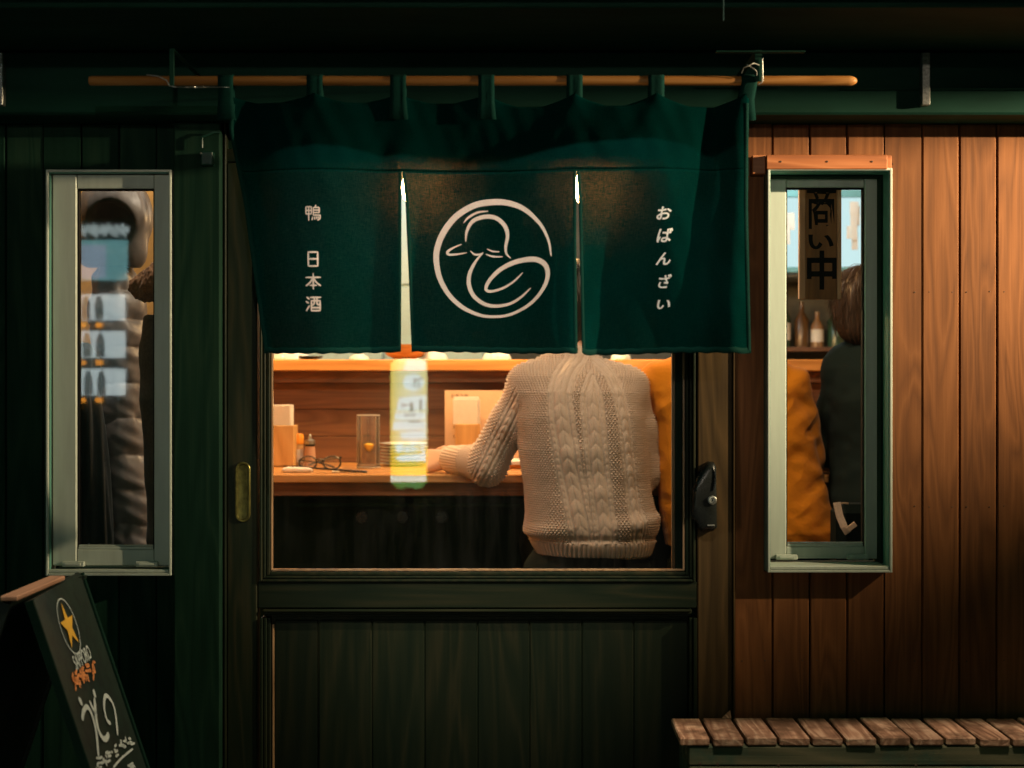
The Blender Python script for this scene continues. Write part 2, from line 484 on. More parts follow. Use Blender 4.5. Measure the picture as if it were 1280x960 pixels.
# ---- windows
def window(W, caps, sy=.045):
    x0, x1, z0, z1 = W
    fy = -.033                      # front of the frame, front of the sash
    t = .0045
    fr = MB()
    fr.box(x0, x0 + t, fy, .07, z0, z1, .0008); fr.box(x1 - t, x1, fy, .07, z0, z1, .0008)
    fr.box(x0 + t, x1 - t, fy, .07, z1 - t, z1, .0008); fr.box(x0 + t, x1 - t, fy, .07, z0, z0 + t, .0008)
    f = fr.build('window', [M['alu']], shop, loc=((x0 + x1) / 2, 0, (z0 + z1) / 2))
    # green-tinted reveal lining
    rv = MB(); q = .0015; e = .0003
    rv.box(x0 + t + e, x0 + t + q, fy + .006, sy - .004, z0 + t + q + e, z1 - t - q - e); rv.box(x1 - t - q, x1 - t - e, fy + .006, sy - .004, z0 + t + q + e, z1 - t - q - e)
    rv.box(x0 + t + e, x1 - t - e, fy + .006, sy - .004, z1 - t - q, z1 - t - e)
    rv.build('reveal', M['alu2'], f)
    gx0, gx1 = caps[0], caps[1]; gz0, gz1 = caps[2], caps[3]
    c = .0006
    sx0, sx1, sz0, sz1 = x0 + t + q + .001, x1 - t - q - .001, z0 + t + .012, z1 - t - q - .001
    part_box('sash_stile', M['alu'], f, sx0, gx0, sy, sy + .026, sz0, sz1, .0018)
    part_box('sash_stile', M['alu'], f, gx1, sx1, sy, sy + .026, sz0, sz1, .0018)
    part_box('sash_rail', M['alu'], f, gx0 + c, gx1 - c, sy + .002, sy + .026, gz1, sz1, .0015)
    part_box('sash_rail', M['alu'], f, gx0 + c, gx1 - c, sy + .002, sy + .026, sz0, gz0, .0015)
    # glazing bead, gasket, sill
    gb = MB(); u = .0022
    gb.box(gx0 + c, gx0 + c + u, sy + .006, sy + .020, gz0 + c, gz1 - c); gb.box(gx1 - c - u, gx1 - c, sy + .006, sy + .020, gz0 + c, gz1 - c)
    gb.box(gx0 + c + u, gx1 - c - u, sy + .006, sy + .020, gz1 - c - u, gz1 - c)
    gb.build('gasket', M['rubber'], f)
    bd = MB(); bd.box(gx0 + c + u, gx1 - c - u, sy + .003, sy + .010, gz0 + c, gz0 + .0055, .0006); bd.box(gx0 + c + u, gx1 - c - u, sy + .005, sy + .010, gz0 + .0062, gz0 + .0085, .0004)
    bd.build('glazing_bead', M['alu'], f)
    part_box('sill', M['alu'], f, x0 + t + c, x1 - t - c, fy + .002, sy - .002, z0 + t + .0005, z0 + t + .007, .0012)
    for sx in (x0 + .028, x1 - .028 - .042):
        la = MB(); la.box(sx, sx + .042, sy - .010, sy - .0006, z0 + .016, z0 + .026, .0012); la.box(sx + .006, sx + .036, sy - .0125, sy - .0102, z0 + .0185, z0 + .0235, .0008)
        la.build('window_latch', M['alu'], f)
    MB().box(gx0 + c, gx1 - c, sy + .013, sy + .016, gz0 + c, gz1 - c).build('pane', M['glass'], f, loc=((gx0 + gx1) / 2, sy + .0145, (gz0 + gz1) / 2))
    return f
y_s = -.014
window(WL, (X(95.5, y_s), X(192.5, y_s), Z(687, y_s), Z(235.5, y_s)), y_s)
y_s = .045
window(WR, (X(983, y_s), X(1081, y_s), Z(683.5, y_s), Z(234, y_s)))
# wooden drip boards above the right window
part_box('drip_board', M['cap'], shop, X(957.5, -.03), X(1108.5, -.03), -.036, -.001, Z(212, -.03), Z(194, -.03), .0015)
part_box('drip_board', M['cap'], shop, X(940, -.02), X(956.5, -.02), -.024, -.001, Z(218, -.02), Z(194, -.02), .0015)
part_box('drip_board', M['cap'], shop, X(1109.5, -.02), X(1116.0, -.02), -.012, -.001, Z(215, -.02), Z(193, -.02), .0015)
sc2 = MB()
for px in (976, 1034, 1090): sc2.lathe([(0, -.001), (.0014, -.001), (.0019, 0), (.0019, .002)], (X(px, -.036), -.0365, Z(202, -.036)), 8, axis='y')
o = sc2.build('screw_head', M['screw'], shop); o['kind'] = 'stuff'

# ---- sliding door (a part of the building; its pieces are sub-parts)
dy0, dy1 = -.006, .030
ds0, ds1 = X(284.5), X(915)          # door leaf edges
gx0, gx1, gz0, gz1 = X(338), X(856), Z(714), Z(204)
door = MB()
door.box(X(336), X(861), .018, .026, .14, Z(768), .0)       # backing of the lower panel
door = door.build('sliding_door', M['door'], shop)
part_box('stile', M['door'], door, ds0, X(322), dy0, dy1, .125, Z(204), .002)
part_box('stile', M['door_right'], door, X(871.5), ds1, dy0, dy1, .125, Z(204), .002)
part_box('rail', M['door_h'], door, X(322.6), X(871), dy0 + .001, dy1, Z(760), Z(726), .002)
part_box('rail', M['door_h'], door, X(322.6), X(871), dy0 + .001, dy1, .125, .27, .002)
# stepped mouldings round the glass and round the lower panel
def frame_moulding(x0, x1, z0, z1, wd, ya, yb, m, nm='moulding'):
    b = min(.0012, wd * .3)
    part_box(nm, m, door, x0 - wd, x0, ya, yb, z0 - wd, z1, b); part_box(nm, m, door, x1, x1 + wd, ya, yb, z0 - wd, z1, b)
    part_box(nm, m, door, x0 + .0003, x1 - .0003, ya, yb, z0 - wd, z0, b)
px1 = 1 / 650.0
frame_moulding(gx0 - 1.2 * px1, gx1 + 1.2 * px1, gz0 - 1.5 * px1, gz1, 4 * px1, .004, .028, M['door'])
frame_moulding(gx0 - 6 * px1, gx1 + 6 * px1, gz0 - 6 * px1, gz1, 3 * px1, -.002, .028, M['door'])
frame_moulding(gx0 - 9.6 * px1, gx1 + 9.6 * px1, gz0 - 9.6 * px1, gz1, 3 * px1, -.010, .029, M['door'])
for zz, ya in ((Z(762.5), -.010), (Z(766), -.003), (Z(769.5), .004)):
    part_box('moulding', M['door_h'], door, X(330), X(864), ya, .028, zz - .0022, zz + .0022, .001)
for xa, xb, ya in ((326, 329, -.010), (330, 333.5, -.003), (334.2, 337.8, .004), (866, 870.5, -.010), (861.5, 865, -.003)):
    part_box('moulding', M['door'], door, X(xa), X(xb), ya, .028, .272, Z(772), .001)
part_box('moulding', M['bead'], door, X(339), X(341.5), .010, .018, .275, Z(782), .0008)
jx = [342.5, 398, 465, 531, 597, 662, 727.5, 792, 860]
for a, b in zip(jx[:-1], jx[1:]):
    part_box('board', M['door'], door, X(a, .012) + .0008, X(b, .012) - .0008, .0125 + random.uniform(-.0008, .0008), .0178, .272, Z(775, .012), .0016)
# light wooden beads right at the glass, lit from the room
bw = 1.6 * px1
yb0, yb1 = .012, .024
part_box('glazing_bead', M['bead'], door, gx0 - bw * .4, gx0 + bw, yb0, yb1, gz0, gz1, .0004)
part_box('glazing_bead', M['bead'], door, gx1 - bw, gx1 + bw * .4, yb0, yb1, gz0, gz1, .0004)
part_box('glazing_bead', M['bead'], door, gx0 + bw + .0002, gx1 - bw - .0002, yb0, yb1, gz0 - bw * .3, gz0 + bw, .0004)
part_box('glazing_bead', M['bead'], door, X(839.5, .04), X(843, .04), .034, .046, gz0, gz1, .0006)
part_box('inner_stile', M['in_dark'], door, X(843.6, .04), X(872, .04), .034, .06, .14, gz1, .0006)
MB().box(gx0 + bw + .0004, gx1 - bw - .0004, .016, .020, gz0 + bw + .0004, gz1 - .0004).build('pane', M['glass'], door, loc=((gx0 + gx1) / 2, .018, (gz0 + gz1) / 2))
# recessed oval finger pull
hx, hz0, hz1, hr = X(304.5), Z(652), Z(577), 9.3 / 650
hp = MB()
def oval(rr, y, zo=0.0):
    out = []
    for k in range(17): a = math.pi * k / 16; out.append((hx + rr * math.cos(a), y, hz1 - hr + rr * math.sin(a)))
    for k in range(17): a = math.pi + math.pi * k / 16; out.append((hx + rr * math.cos(a), y, hz0 + hr + rr * math.sin(a)))
    return out
rings = [oval(hr, dy0 + .0005), oval(hr, dy0 - .0028), oval(hr * .93, dy0 - .0038), oval(hr * .74, dy0 - .0036), oval(hr * .68, dy0 - .0022)]
v, f = [], []
n_ = 34
for r_ in rings: v += r_
for i in range(len(rings) - 1):
    for k in range(n_): f.append((i * n_ + k, i * n_ + (k + 1) % n_, (i + 1) * n_ + (k + 1) % n_, (i + 1) * n_ + k))
hp.add(v, f); pull = hp.build('door_pull', M['brass'], door, smooth=True)
rc = MB(); rings = [oval(hr * .68, dy0 - .0024), oval(hr * .64, dy0 - .0006), oval(hr * .5, dy0 - .0003)]
v, f = [], []
for r_ in rings: v += r_
for i in range(2):
    for k in range(n_): f.append((i * n_ + k, i * n_ + (k + 1) % n_, (i + 1) * n_ + (k + 1) % n_, (i + 1) * n_ + k))
f.append(tuple(range(2 * n_, 3 * n_)))
rc.add(v, f)
o = rc.build('finger_recess', M['brass'], door, smooth=True)
# lock body with a keyhole
prof = [(866, 636), (867, 614), (872, 596), (880, 583), (887, 577.5), (893, 578), (896, 584), (897, 660), (892, 664.5), (880, 665), (874, 661), (871, 653), (866, 650)]
lk = MB(); yl = -.030
pts = [(X(a, yl), Z(b, yl)) for a, b in prof]
cxm = sum(p[0] for p in pts) / len(pts); czm = sum(p[1] for p in pts) / len(pts)
n_ = len(pts)
lay = [(1.0, dy0 - .0002), (1.0, -.022), (.93, -.029), (.80, -.032)]
v = []
for s_, y_ in lay: v += [(cxm + (a - cxm) * s_, y_, czm + (b - czm) * s_) for a, b in pts]
f = [(i * n_ + k, i * n_ + (k + 1) % n_, (i + 1) * n_ + (k + 1) % n_, (i + 1) * n_ + k) for i in range(3) for k in range(n_)]
f.append(tuple(3 * n_ + k for k in range(n_)))
lock = lk.add(v, f).build('door_lock', M['black_iron'], door, smooth=True)
kx, kz = X(890, yl), Z(625, yl)
MB().lathe([(.0085, .0), (.0085, -.0035), (.0075, -.0042), (.0048, -.0042), (.0042, -.003), (.0, -.003)], (kx, -.0318, kz), 24, axis='y').build('lock_cylinder', M['steel'], door, smooth=True)
MB().box(kx - .0008, kx + .0008, -.0356, -.0346, kz - .0022, kz + .0022).build('keyhole', M['black_iron'], door)
MB().tube([(X(893, yl), -.0325, Z(584, yl)), (X(894, yl), -.0335, Z(600, yl)), (X(892, yl), -.0335, Z(612, yl))], .0012, 6).build('lock_edge', M['black_iron'], door, smooth=True)
MB().box(X(884, yl), X(893, yl), -.0335, -.0318, Z(657.5, yl), Z(655.5, yl), .0005).build('lock_slot', M['steel'], door)

# ================================================================== noren curtain and its pole
YN = -.30
pole = MB()
pr = 6.1 / S(YN)
pz = Z(101, YN)
xa, xb = X(112, YN), X(1071, YN)
pole.tube([(xa, YN, pz), (xa + .004, YN, pz), (xb - .016, YN, pz), (xb - .008, YN, pz), (xb - .002, YN, pz), (xb, YN, pz)], [pr * .9, pr, pr, pr * .93, pr * .6, pr * .25], 20)
tag(pole.build('curtain_pole', M['pole'], smooth=True, loc=((xa + xb) / 2, YN, pz)), 'round wooden pole carrying the green curtain across the door', 'curtain pole')

m, nt, b = principled('indigo_green_cloth', (.0, .045, .034), .85, spec=.15)
L = nt.links
nt.nodes.remove(b)
outn = nt.nodes['Material Output']
co = coords(nt, (1, 1, 1), rnd=False)
def stretched_noise(sc, det=2.0):
    mp = nd(nt, 'ShaderNodeMapping'); mp.inputs['Scale'].default_value = sc; L.new(co, mp.inputs['Vector'])
    n = nd(nt, 'ShaderNodeTexNoise', i_Scale=1.0, i_Detail=det, i_Roughness=.6); L.new(mp.outputs[0], n.inputs['Vector'])
    return n.outputs['Fac']
weft = stretched_noise((110, 110, 1500)); warp = stretched_noise((1500, 110, 110)); big = stretched_noise((9, 9, 9), 4)
ad = nd(nt, 'ShaderNodeMath', operation='ADD'); L.new(weft, ad.inputs[0]); L.new(warp, ad.inputs[1])
cr = ramp(nt, big, [(.3, (.0006, .018, .0155)), (.7, (.0008, .028, .025))])
df = nd(nt, 'ShaderNodeBsdfDiffuse'); L.new(cr.outputs[0], df.inputs[0])
tl = nd(nt, 'ShaderNodeBsdfTranslucent'); tl.inputs[0].default_value = (.010, .17, .18, 1)
bp = nd(nt, 'ShaderNodeBump', i_Strength=.5, i_Distance=.0006); L.new(ad.outputs[0], bp.inputs['Height']); L.new(bp.outputs[0], df.inputs['Normal'])
ms = nd(nt, 'ShaderNodeMixShader'); ms.inputs[0].default_value = .35; L.new(df.outputs[0], ms.inputs[1]); L.new(tl.outputs[0], ms.inputs[2])
hole = nd(nt, 'ShaderNodeMapRange'); hole.inputs[1].default_value = .80; hole.inputs[2].default_value = 1.30; hole.inputs[3].default_value = .0; hole.inputs[4].default_value = .13
L.new(ad.outputs[0], hole.inputs[0])
tr = nd(nt, 'ShaderNodeBsdfTransparent'); tr.inputs[0].default_value = (.85, .85, .8, 1)
rf = nd(nt, 'ShaderNodeBsdfRefraction'); rf.inputs['Color'].default_value = (.9, .75, .55, 1); rf.inputs['Roughness'].default_value = .40; rf.inputs['IOR'].default_value = 1.2
m3 = nd(nt, 'ShaderNodeMixShader'); m3.inputs[0].default_value = .985; L.new(tr.outputs[0], m3.inputs[1]); L.new(rf.outputs[0], m3.inputs[2])
m2 = nd(nt, 'ShaderNodeMixShader'); L.new(hole.outputs[0], m2.inputs[0]); L.new(ms.outputs[0], m2.inputs[1]); L.new(m3.outputs[0], m2.inputs[2])
L.new(m2.outputs[0], outn.inputs[0])
M['cloth'] = m
M['cloth_opaque'] = rough_mat('folded_green_cloth', (.0007, .024, .018), .9, scale=300, bump=.3, spec=.1)
M['print'] = rough_mat('cream_dye_print', (.80, .66, .56), .85, scale=300, var=.07, bump=.2, spec=.1)
M['print_white'] = rough_mat('white_dye_print', (.80, .77, .70), .85, scale=300, var=.07, bump=.2, spec=.1)

# fold map: slope of the cloth (positive = turned to the left, away from the lamp) along the width,
# at slit height and at the hem; integrated into depth
NX = [288, 300, 320, 345, 375, 400, 440, 470, 490, 503, 515, 545, 590, 640, 680, 705, 720, 728, 745, 775, 800, 830, 860, 880, 893, 905, 918, 930, 938]
ST = [-.4, -.3, .5, .25, 0, .05, -.15, -.2, .1, .0, -.15, -.05, .05, .1, .15, .1, .15, .1, .2, .1, 0, -.2, -.25, -.55, .1, .6, .35, -.5, -.3]
SB = [-.5, -.5, -.6, .5, .25, .05, -.35, -.25, .15, .2, -.35, -.35, -.1, .12, .45, .5, .2, -.5, -.45, -.5, .1, .55, -.05, -.15, .3, .5, .2, -.45, -.3]
gx_ = np.linspace(280, 945, 666)
def integ(s):
    a = np.interp(gx_, NX, s); a = np.convolve(np.pad(a, 8, 'edge'), np.ones(17) / 17, 'valid')
    c = np.cumsum(a) / S(YN); c -= np.linspace(c[0], c[-1], len(c)) * 1.0
    return c
HT, HB = integ(ST), integ(SB)
def cloth_h(px, py):
    """distance the cloth comes towards the street, metres; px in picture-scaled cloth units"""
    t = np.clip((py - 150.0) / 290.0, 0, 1)
    a = np.interp(px, gx_, HT); b_ = np.interp(px + 12 * np.sin((py - 150) / 120.0), gx_, HB)
    h = a * (1 - t) + b_ * t
    h = 1.7 * h * (.25 + .9 * np.clip((py - 120) / 120.0, 0, 1))
    # tension creases running down from the loops
    for lx in (283, 394, 498, 608, 718, 820, 931):
        h += .0035 * np.exp(-((px - lx) / 16.0) ** 2) * np.exp(-np.clip(py - 125, 0, 999) / 55.0)
        for sgn in (-1, 1):
            d_ = (px - lx - sgn * (py - 125) * .55)
            h += .0014 * np.exp(-(d_ / 9.0) ** 2) * np.exp(-np.clip(py - 125, 0, 999) / 75.0)
    # fine crumples
    h += .0003 * np.sin(px * .11 + py * .05 + 1.3 * np.sin(py * .031)) + .0003 * np.sin(px * .23 - py * .083 + 2.0 * np.sin(px * .021))
    return h
def left_edge(py): return np.interp(py, [110, 160, 250, 330, 437, 445], [291, 286, 301, 310, 323, 325])
def right_edge(py): return np.interp(py, [110, 160, 250, 330, 445], [935, 935, 934, 936, 939])
def slitL(py): return np.interp(py, [213, 250, 330, 440], [502.0, 501.2, 500.6, 499.4])
def slitR(py): return np.interp(py, [213, 250, 330, 440], [502.0, 506, 509, 512.5])
def slit2L(py): return np.interp(py, [213, 250, 330, 440], [720.0, 720, 720.5, 722])
def slit2R(py): return np.interp(py, [213, 250, 330, 440], [720.0, 722.5, 725, 728])
def cpt(px, py, off=0.0):
    return (X(px, YN), YN - float(cloth_h(px, py)) - off, Z(py, YN))

noren = thing('noren_curtain', 'dark green split door curtain with a cream line-drawn duck in a ring', 'curtain', (X(612, YN), YN, Z(440, YN)))
PY = [None]
def panel(xl, xr, y0f, y1f, nx, ny):
    v, f = [], []
    for j in range(ny + 1):
        for i in range(nx + 1):
            u = i / nx; t = j / ny
            # top and bottom outline depend on u through the functions
            ya = y0f(u); yb = y1f(u)
            py = ya + (yb - ya) * t
            px = xl(py) + (xr(py) - xl(py)) * u
            v.append(cpt(px, py))
    for j in range(ny):
        for i in range(nx):
            a = j * (nx + 1) + i
            f.append((a, a + 1, a + nx + 2, a + nx + 1))
    return v, f
loops = [283, 394, 498, 608, 718, 820, 932]
def topline(px):
    d_ = min(abs(px - l_) for l_ in loops)
    return 117 + 17 * min(1, (d_ / 40.0)) ** .7 * (1.0 if px > 600 else .7)
def hem(px): return 440 + 1.5 * math.sin(px * .02) + .6 * math.sin(px * .3) + (2.0 if px > 728 else 0)
def upper(u): return 213.0
cl = MB()
W_ = 700
cl.add(*panel(lambda p: left_edge(p), lambda p: right_edge(p), lambda u: topline(291 + (935 - 291) * u), upper, 200, 30))
cl.add(*panel(lambda p: left_edge(p), lambda p: slitL(p), upper, lambda u: hem(323 + 177 * u), 70, 70))
cl.add(*panel(lambda p: slitR(p), lambda p: slit2L(p), upper, lambda u: hem(512 + 210 * u), 80, 70))
cl.add(*panel(lambda p: slit2R(p), lambda p: right_edge(p), upper, lambda u: hem(728 + 211 * u), 80, 70))
me = cl.mesh('cloth'); me.shade_smooth()
o = link('cloth', me, M['cloth'], noren)
sm = o.modifiers.new('thickness', 'SOLIDIFY'); sm.thickness = .0006; sm.offset = 0
# turned hems: a folded strip along every free edge
hm = MB()
def strip(edge, side, y0=215, y1=438, wd=5.0):
    n = 40; v = []; f = []
    for j in range(n + 1):
        py = y0 + (y1 - y0) * j / n
        e = float(edge(py)); q = e + side * wd
        for px, off in ((e, .0), (e + side * .5, .0016), (q - side * .5, .0016), (q, .0004)): v.append(cpt(px, py, off))
    for j in range(n):
        for k in range(3): a = j * 4 + k; f.append((a, a + 1, a + 5, a + 4))
    hm.add(v, f)
strip(left_edge, 1, 130); strip(right_edge, -1, 130); strip(slitL, -1, wd=4); strip(slitR, 1, wd=4); strip(slit2L, -1, wd=4); strip(slit2R, 1, wd=4)
for a, b_ in ((323, 499), (513, 721), (728, 938)):
    n = 60; v = []; f = []
    for i in range(n + 1):
        px = a + (b_ - a) * i / n; h_ = hem(px)
        for py, off in ((h_ - 7, .0004), (h_ - 6.4, .0016), (h_ - .3, .0016), (h_ + .4, .0)): v.append(cpt(px, py, off))
    for i in range(n):
        for k in range(3): q = i * 4 + k; f.append((q, q + 1, q + 5, q + 4))
    hm.add(v, f)
me = hm.mesh('hem'); me.shade_smooth(); link('hem', me, M['cloth_opaque'], noren)
# loops over the pole
for i, lx in enumerate(loops):
    w0 = 20 if i not in (0,) else 19
    lean = (4 if i == 6 else 0)
    ring = []
    r_ = pr + .0022
    pth = [(YN - .002 - .003, Z(150, YN), 0)]
    pth += [(YN - .004 - r_ * .35, Z(126, YN), 0)]
    for k in range(9):
        a = math.pi * (1.0 + 0.12) - math.pi * 1.24 * k / 8
        pth.append((YN + r_ * math.cos(a), pz + r_ * math.sin(a), 1))
    pth += [(YN + .004 + r_ * .3, Z(126, YN), 0), (YN + .004, Z(150, YN), 0)]
    v, f = [], []
    for k, (y_, z_, t_) in enumerate(pth):
        fl = 1.0 + (.25 if t_ == 0 and k in (0, len(pth) - 1) else 0)
        for q in range(5):
            u = q / 4 - .5
            px = lx + u * w0 * fl + (lean if z_ > pz - .01 else 0)
            v.append((X(px, YN), y_ - .0009 * math.cos(u * 9 + i), z_))
    for k in range(len(pth) - 1):
        for q in range(4): a = k * 5 + q; f.append((a, a + 1, a + 6, a + 5))
    lm = MB().add(v, f).mesh('loop'); lm.shade_smooth()
    o = link('loop', lm, M['cloth_opaque'], noren); sd = o.modifiers.new('thickness', 'SOLIDIFY'); sd.thickness = .0012

# printed strokes with varying width, laid on the folds of the cloth
def ribbon(pts, place, sub=6, wscale=1.0):
    """pts (x, y, width) -> ribbon faces; place(x, y) -> 3-D point"""
    P = [np.array(p, float) for p in pts]
    Q = []
    for i in range(len(P) - 1):
        p0 = P[max(i - 1, 0)]; p1 = P[i]; p2 = P[i + 1]; p3 = P[min(i + 2, len(P) - 1)]
        for k in range(sub):
            t = k / sub
            Q.append(.5 * ((2 * p1) + (-p0 + p2) * t + (2 * p0 - 5 * p1 + 4 * p2 - p3) * t * t + (-p0 + 3 * p1 - 3 * p2 + p3) * t ** 3))
    Q.append(P[-1])
    v, f = [], []
    for i, q in enumerate(Q):
        a = Q[max(i - 1, 0)][:2]; b_ = Q[min(i + 1, len(Q) - 1)][:2]
        d_ = b_ - a; ln = np.hypot(*d_) + 1e-9
        n = np.array([-d_[1], d_[0]]) / ln * q[2] * .5 * wscale
        ext = d_ / ln * (q[2] * .35 * wscale) * (-1 if i == 0 else (1 if i == len(Q) - 1 else 0))
        if i == 0 or i == len(Q) - 1:
            n = n * .55
        v.append(place(*(q[:2] + ext + n))); v.append(place(*(q[:2] + ext))); v.append(place(*(q[:2] + ext - n)))
    for i in range(len(Q) - 1):
        a = i * 3
        f.append((a, a + 1, a + 4, a + 3)); f.append((a + 1, a + 2, a + 5, a + 4))
    return v, f
def crop5(x, y):
    px, py = 490 + x / 3.428, 180 + y / 3.428
    return cpt(px, py, .0012)
duck = [
    [(682, 478, 6), (670, 410, 10), (635, 340, 14), (570, 275, 20), (500, 245, 24), (430, 239, 26), (350, 252, 26), (270, 300, 26), (215, 370, 26), (188, 440, 25), (185, 500, 24), (200, 570, 22), (240, 640, 20), (300, 693, 18), (370, 724, 14), (430, 732, 12), (500, 725, 12), (570, 695, 13), (620, 655, 14), (655, 605, 16), (668, 560, 18), (660, 520, 20), (630, 495, 22), (585, 488, 22), (520, 500, 20), (460, 530, 18), (415, 575, 16), (400, 610, 14), (420, 622, 12), (470, 610, 10), (520, 582, 8), (560, 545, 5)],
    [(388, 455, 5), (360, 485, 10), (330, 540, 16), (325, 590, 18), (345, 640, 18), (390, 675, 16), (440, 686, 14), (500, 678, 12), (550, 652, 10), (595, 612, 5)],
    [(312, 405, 5), (318, 360, 12), (345, 318, 16), (400, 300, 18), (450, 310, 18), (485, 345, 18), (495, 385, 15), (487, 430, 12), (490, 460, 9), (508, 480, 4)],
    [(303, 327, 3), (325, 303, 9), (365, 282, 9), (410, 277, 4)],
    [(293, 418, 4), (255, 435, 8), (233, 452, 12), (240, 463, 10), (275, 461, 8), (316, 454, 4)],
    [(333, 447, 4), (350, 461, 8), (370, 462, 8), (388, 455, 5)],
    [(406, 439, 4), (430, 449, 7), (458, 451, 5)],
    [(400, 461, 4), (430, 471, 8), (472, 473, 5)]]
dk = MB()
for st in duck: dk.add(*ribbon(st, crop5, 6))
o = link('duck_emblem', dk.mesh('duck_emblem'), M['print'], noren); o['label'] = 'cream brush line duck curled inside an open ring'

def glyph_mesh(txt, bold=0.0):
    c = bpy.data.curves.new('glyph', 'FONT'); c.body = txt; c.size = 1.0; c.offset = bold; c.resolution_u = 4
    c.align_x = 'CENTER'
    ob = bpy.data.objects.new('glyph', c); COL.objects.link(ob)
    bpy.context.view_layer.update()
    dg = bpy.context.evaluated_depsgraph_get()
    me = bpy.data.meshes.new_from_object(ob.evaluated_get(dg))
    V = [v.co[:] for v in me.vertices]; Fc = [tuple(p.vertices) for p in me.polygons]
    bpy.data.objects.remove(ob); bpy.data.curves.remove(c); bpy.data.meshes.remove(me)
    xs = [p[0] for p in V]; ys = [p[1] for p in V]
    bx = (min(xs), max(xs), min(ys), max(ys))
    return V, Fc, bx
def put_glyph(mb, txt, x0, x1, y0, y1, place, bold=0.012, shear=0.0):
    """fit the glyph's outline into the box x0..x1, y0 (top)..y1 (bottom)"""
    V, Fc, b = glyph_mesh(txt, bold)
    out = []
    for p in V:
        u = (p[0] - b[0]) / (b[1] - b[0]); t = (p[1] - b[2]) / (b[3] - b[2])
        out.append(place(x0 + (x1 - x0) * u + shear * (t - .5) * (x1 - x0), y1 + (y0 - y1) * t))
    mb.add(out, Fc)
on_cloth = lambda x, y: cpt(x, y, .0012)
KANJI = {
 '鴨': [[(1, 2), (8, 2)], [(8, 2), (8, 11)], [(8, 11), (1, 11)], [(1, 11), (1, 2)], [(1, 6.5), (8, 6.5)], [(4.5, 2), (4.5, 19)],
       [(13.6, .2), (12.4, 3)], [(10.5, 3), (18, 3)], [(18, 3), (18, 9.5)], [(10.5, 3), (10.5, 12.6)], [(10.5, 6.2), (18, 6.2)], [(10.5, 9.4), (18, 9.4)], [(10.5, 12.6), (19.2, 12.6)], [(19.2, 12.6), (19, 17)], [(19, 17), (16, 19)],
       [(9.4, 15), (8.8, 18.4)], [(12, 15), (12.2, 17.8)], [(14.4, 15), (14.8, 17.2)], [(16.6, 14.8), (17, 16.2)]],
 '日': [[(4, 1), (16, 1)], [(16, 1), (16, 18.6)], [(16, 18.6), (4, 18.6)], [(4, 18.6), (4, 1)], [(4, 9.6), (16, 9.6)]],
 '本': [[(1, 5), (19, 5)], [(10, .5), (10, 19.5)], [(9.6, 5.5), (6.2, 11), (1, 15.4)], [(10.4, 5.5), (13.8, 11), (19, 15.4)], [(6, 15), (14, 15)]],
 '酒': [[(2, 1.6), (4.6, 3.8)], [(.8, 7), (3.6, 8.8)], [(1, 18.6), (4.8, 12.5)], [(6.4, 1.8), (19.4, 1.8)], [(7.6, 6), (18.6, 6)], [(18.6, 6), (18.6, 18.6)], [(18.6, 18.6), (7.6, 18.6)], [(7.6, 18.6), (7.6, 6)], [(11.4, 1.8), (11.2, 9), (9.2, 11.6)], [(14.8, 1.8), (14.8, 9.8), (17.4, 11)], [(7.6, 14.8), (18.6, 14.8)]]}
for g_, x0_, y0_ in (('鴨', 382.5, 257.5), ('日', 382, 314.5), ('本', 382, 342), ('酒', 381.8, 370)):
    k1 = MB()
    wd_ = 1.65 if g_ == '鴨' else 2.2
    for st in KANJI[g_]: k1.add(*ribbon([(x0_ + p[0] * .98, y0_ + p[1] * .98, wd_) for p in st], lambda a, b_, j=len(k1.f): cpt(a, b_, .0012 + j * 1e-6), 4))
    link('printed_character', k1.mesh('printed_character'), M['print'], noren)
for g_, (a, b_, c_, d_) in zip('おばんざい', [(820.5, 838, 259.5, 275.5), (821.5, 839.5, 285.5, 303.5), (821, 838.5, 315.5, 331.5), (823.5, 839, 342.5, 360), (822, 838.5, 374.5, 386)]):
    k2 = MB(); put_glyph(k2, g_, a, b_, c_, d_, on_cloth, .022, .18); link('printed_character', k2.mesh('printed_character'), M['print_white'], noren)

# hook and clip at the right end of the pole, twisted wire at the left end
hk = MB()
ya = YN - .016
hk.tube([(X(925, YN), ya, Z(94, YN)), (X(927, YN), ya - .006, Z(88, YN)), (X(933, YN), ya - .008, Z(86, YN)), (X(940, YN), ya - .004, Z(82, YN)), (X(947, YN), ya, Z(84, YN))], .0011, 6)
hk.tube([(X(931, YN), ya - .004, Z(84, YN)), (X(937, YN), ya - .007, Z(88, YN)), (X(943, YN), ya - .004, Z(92, YN)), (X(944, YN), ya, Z(97, YN))], .0010, 6)
hk.tube([(X(951, YN), ya, Z(76, YN)), (X(951.5, YN), ya, Z(103, YN)), (X(950, YN), ya, Z(106, YN)), (X(946, YN), ya, Z(108, YN))], .0010, 6)
tag(hk.build('wire_hook', M['steel'], smooth=True), 'bent steel wire hook tying the curtain at the right end', 'hook')
hk = MB(); hk.box(X(942, YN), X(950.5, YN), YN - .014, YN - .011, Z(104, YN), Z(66, YN), .0005); hk.box(X(942, YN), X(950.5, YN), YN - .014, YN + .2, Z(66, YN), Z(64.5, YN), .0003)
tag(hk.build('pole_bracket', M['beam']), 'black metal bracket holding the right part of the curtain pole', 'bracket')
wr = MB()
wr.tube([(X(185, YN), YN - .010, Z(95, YN)), (X(200, YN), YN - .012, Z(97, YN)), (X(210, YN), YN - .012, Z(102, YN)), (X(214, YN), YN - .011, Z(109, YN)), (X(222, YN), YN - .011, Z(110.5, YN))], .0012, 6)
pts = []
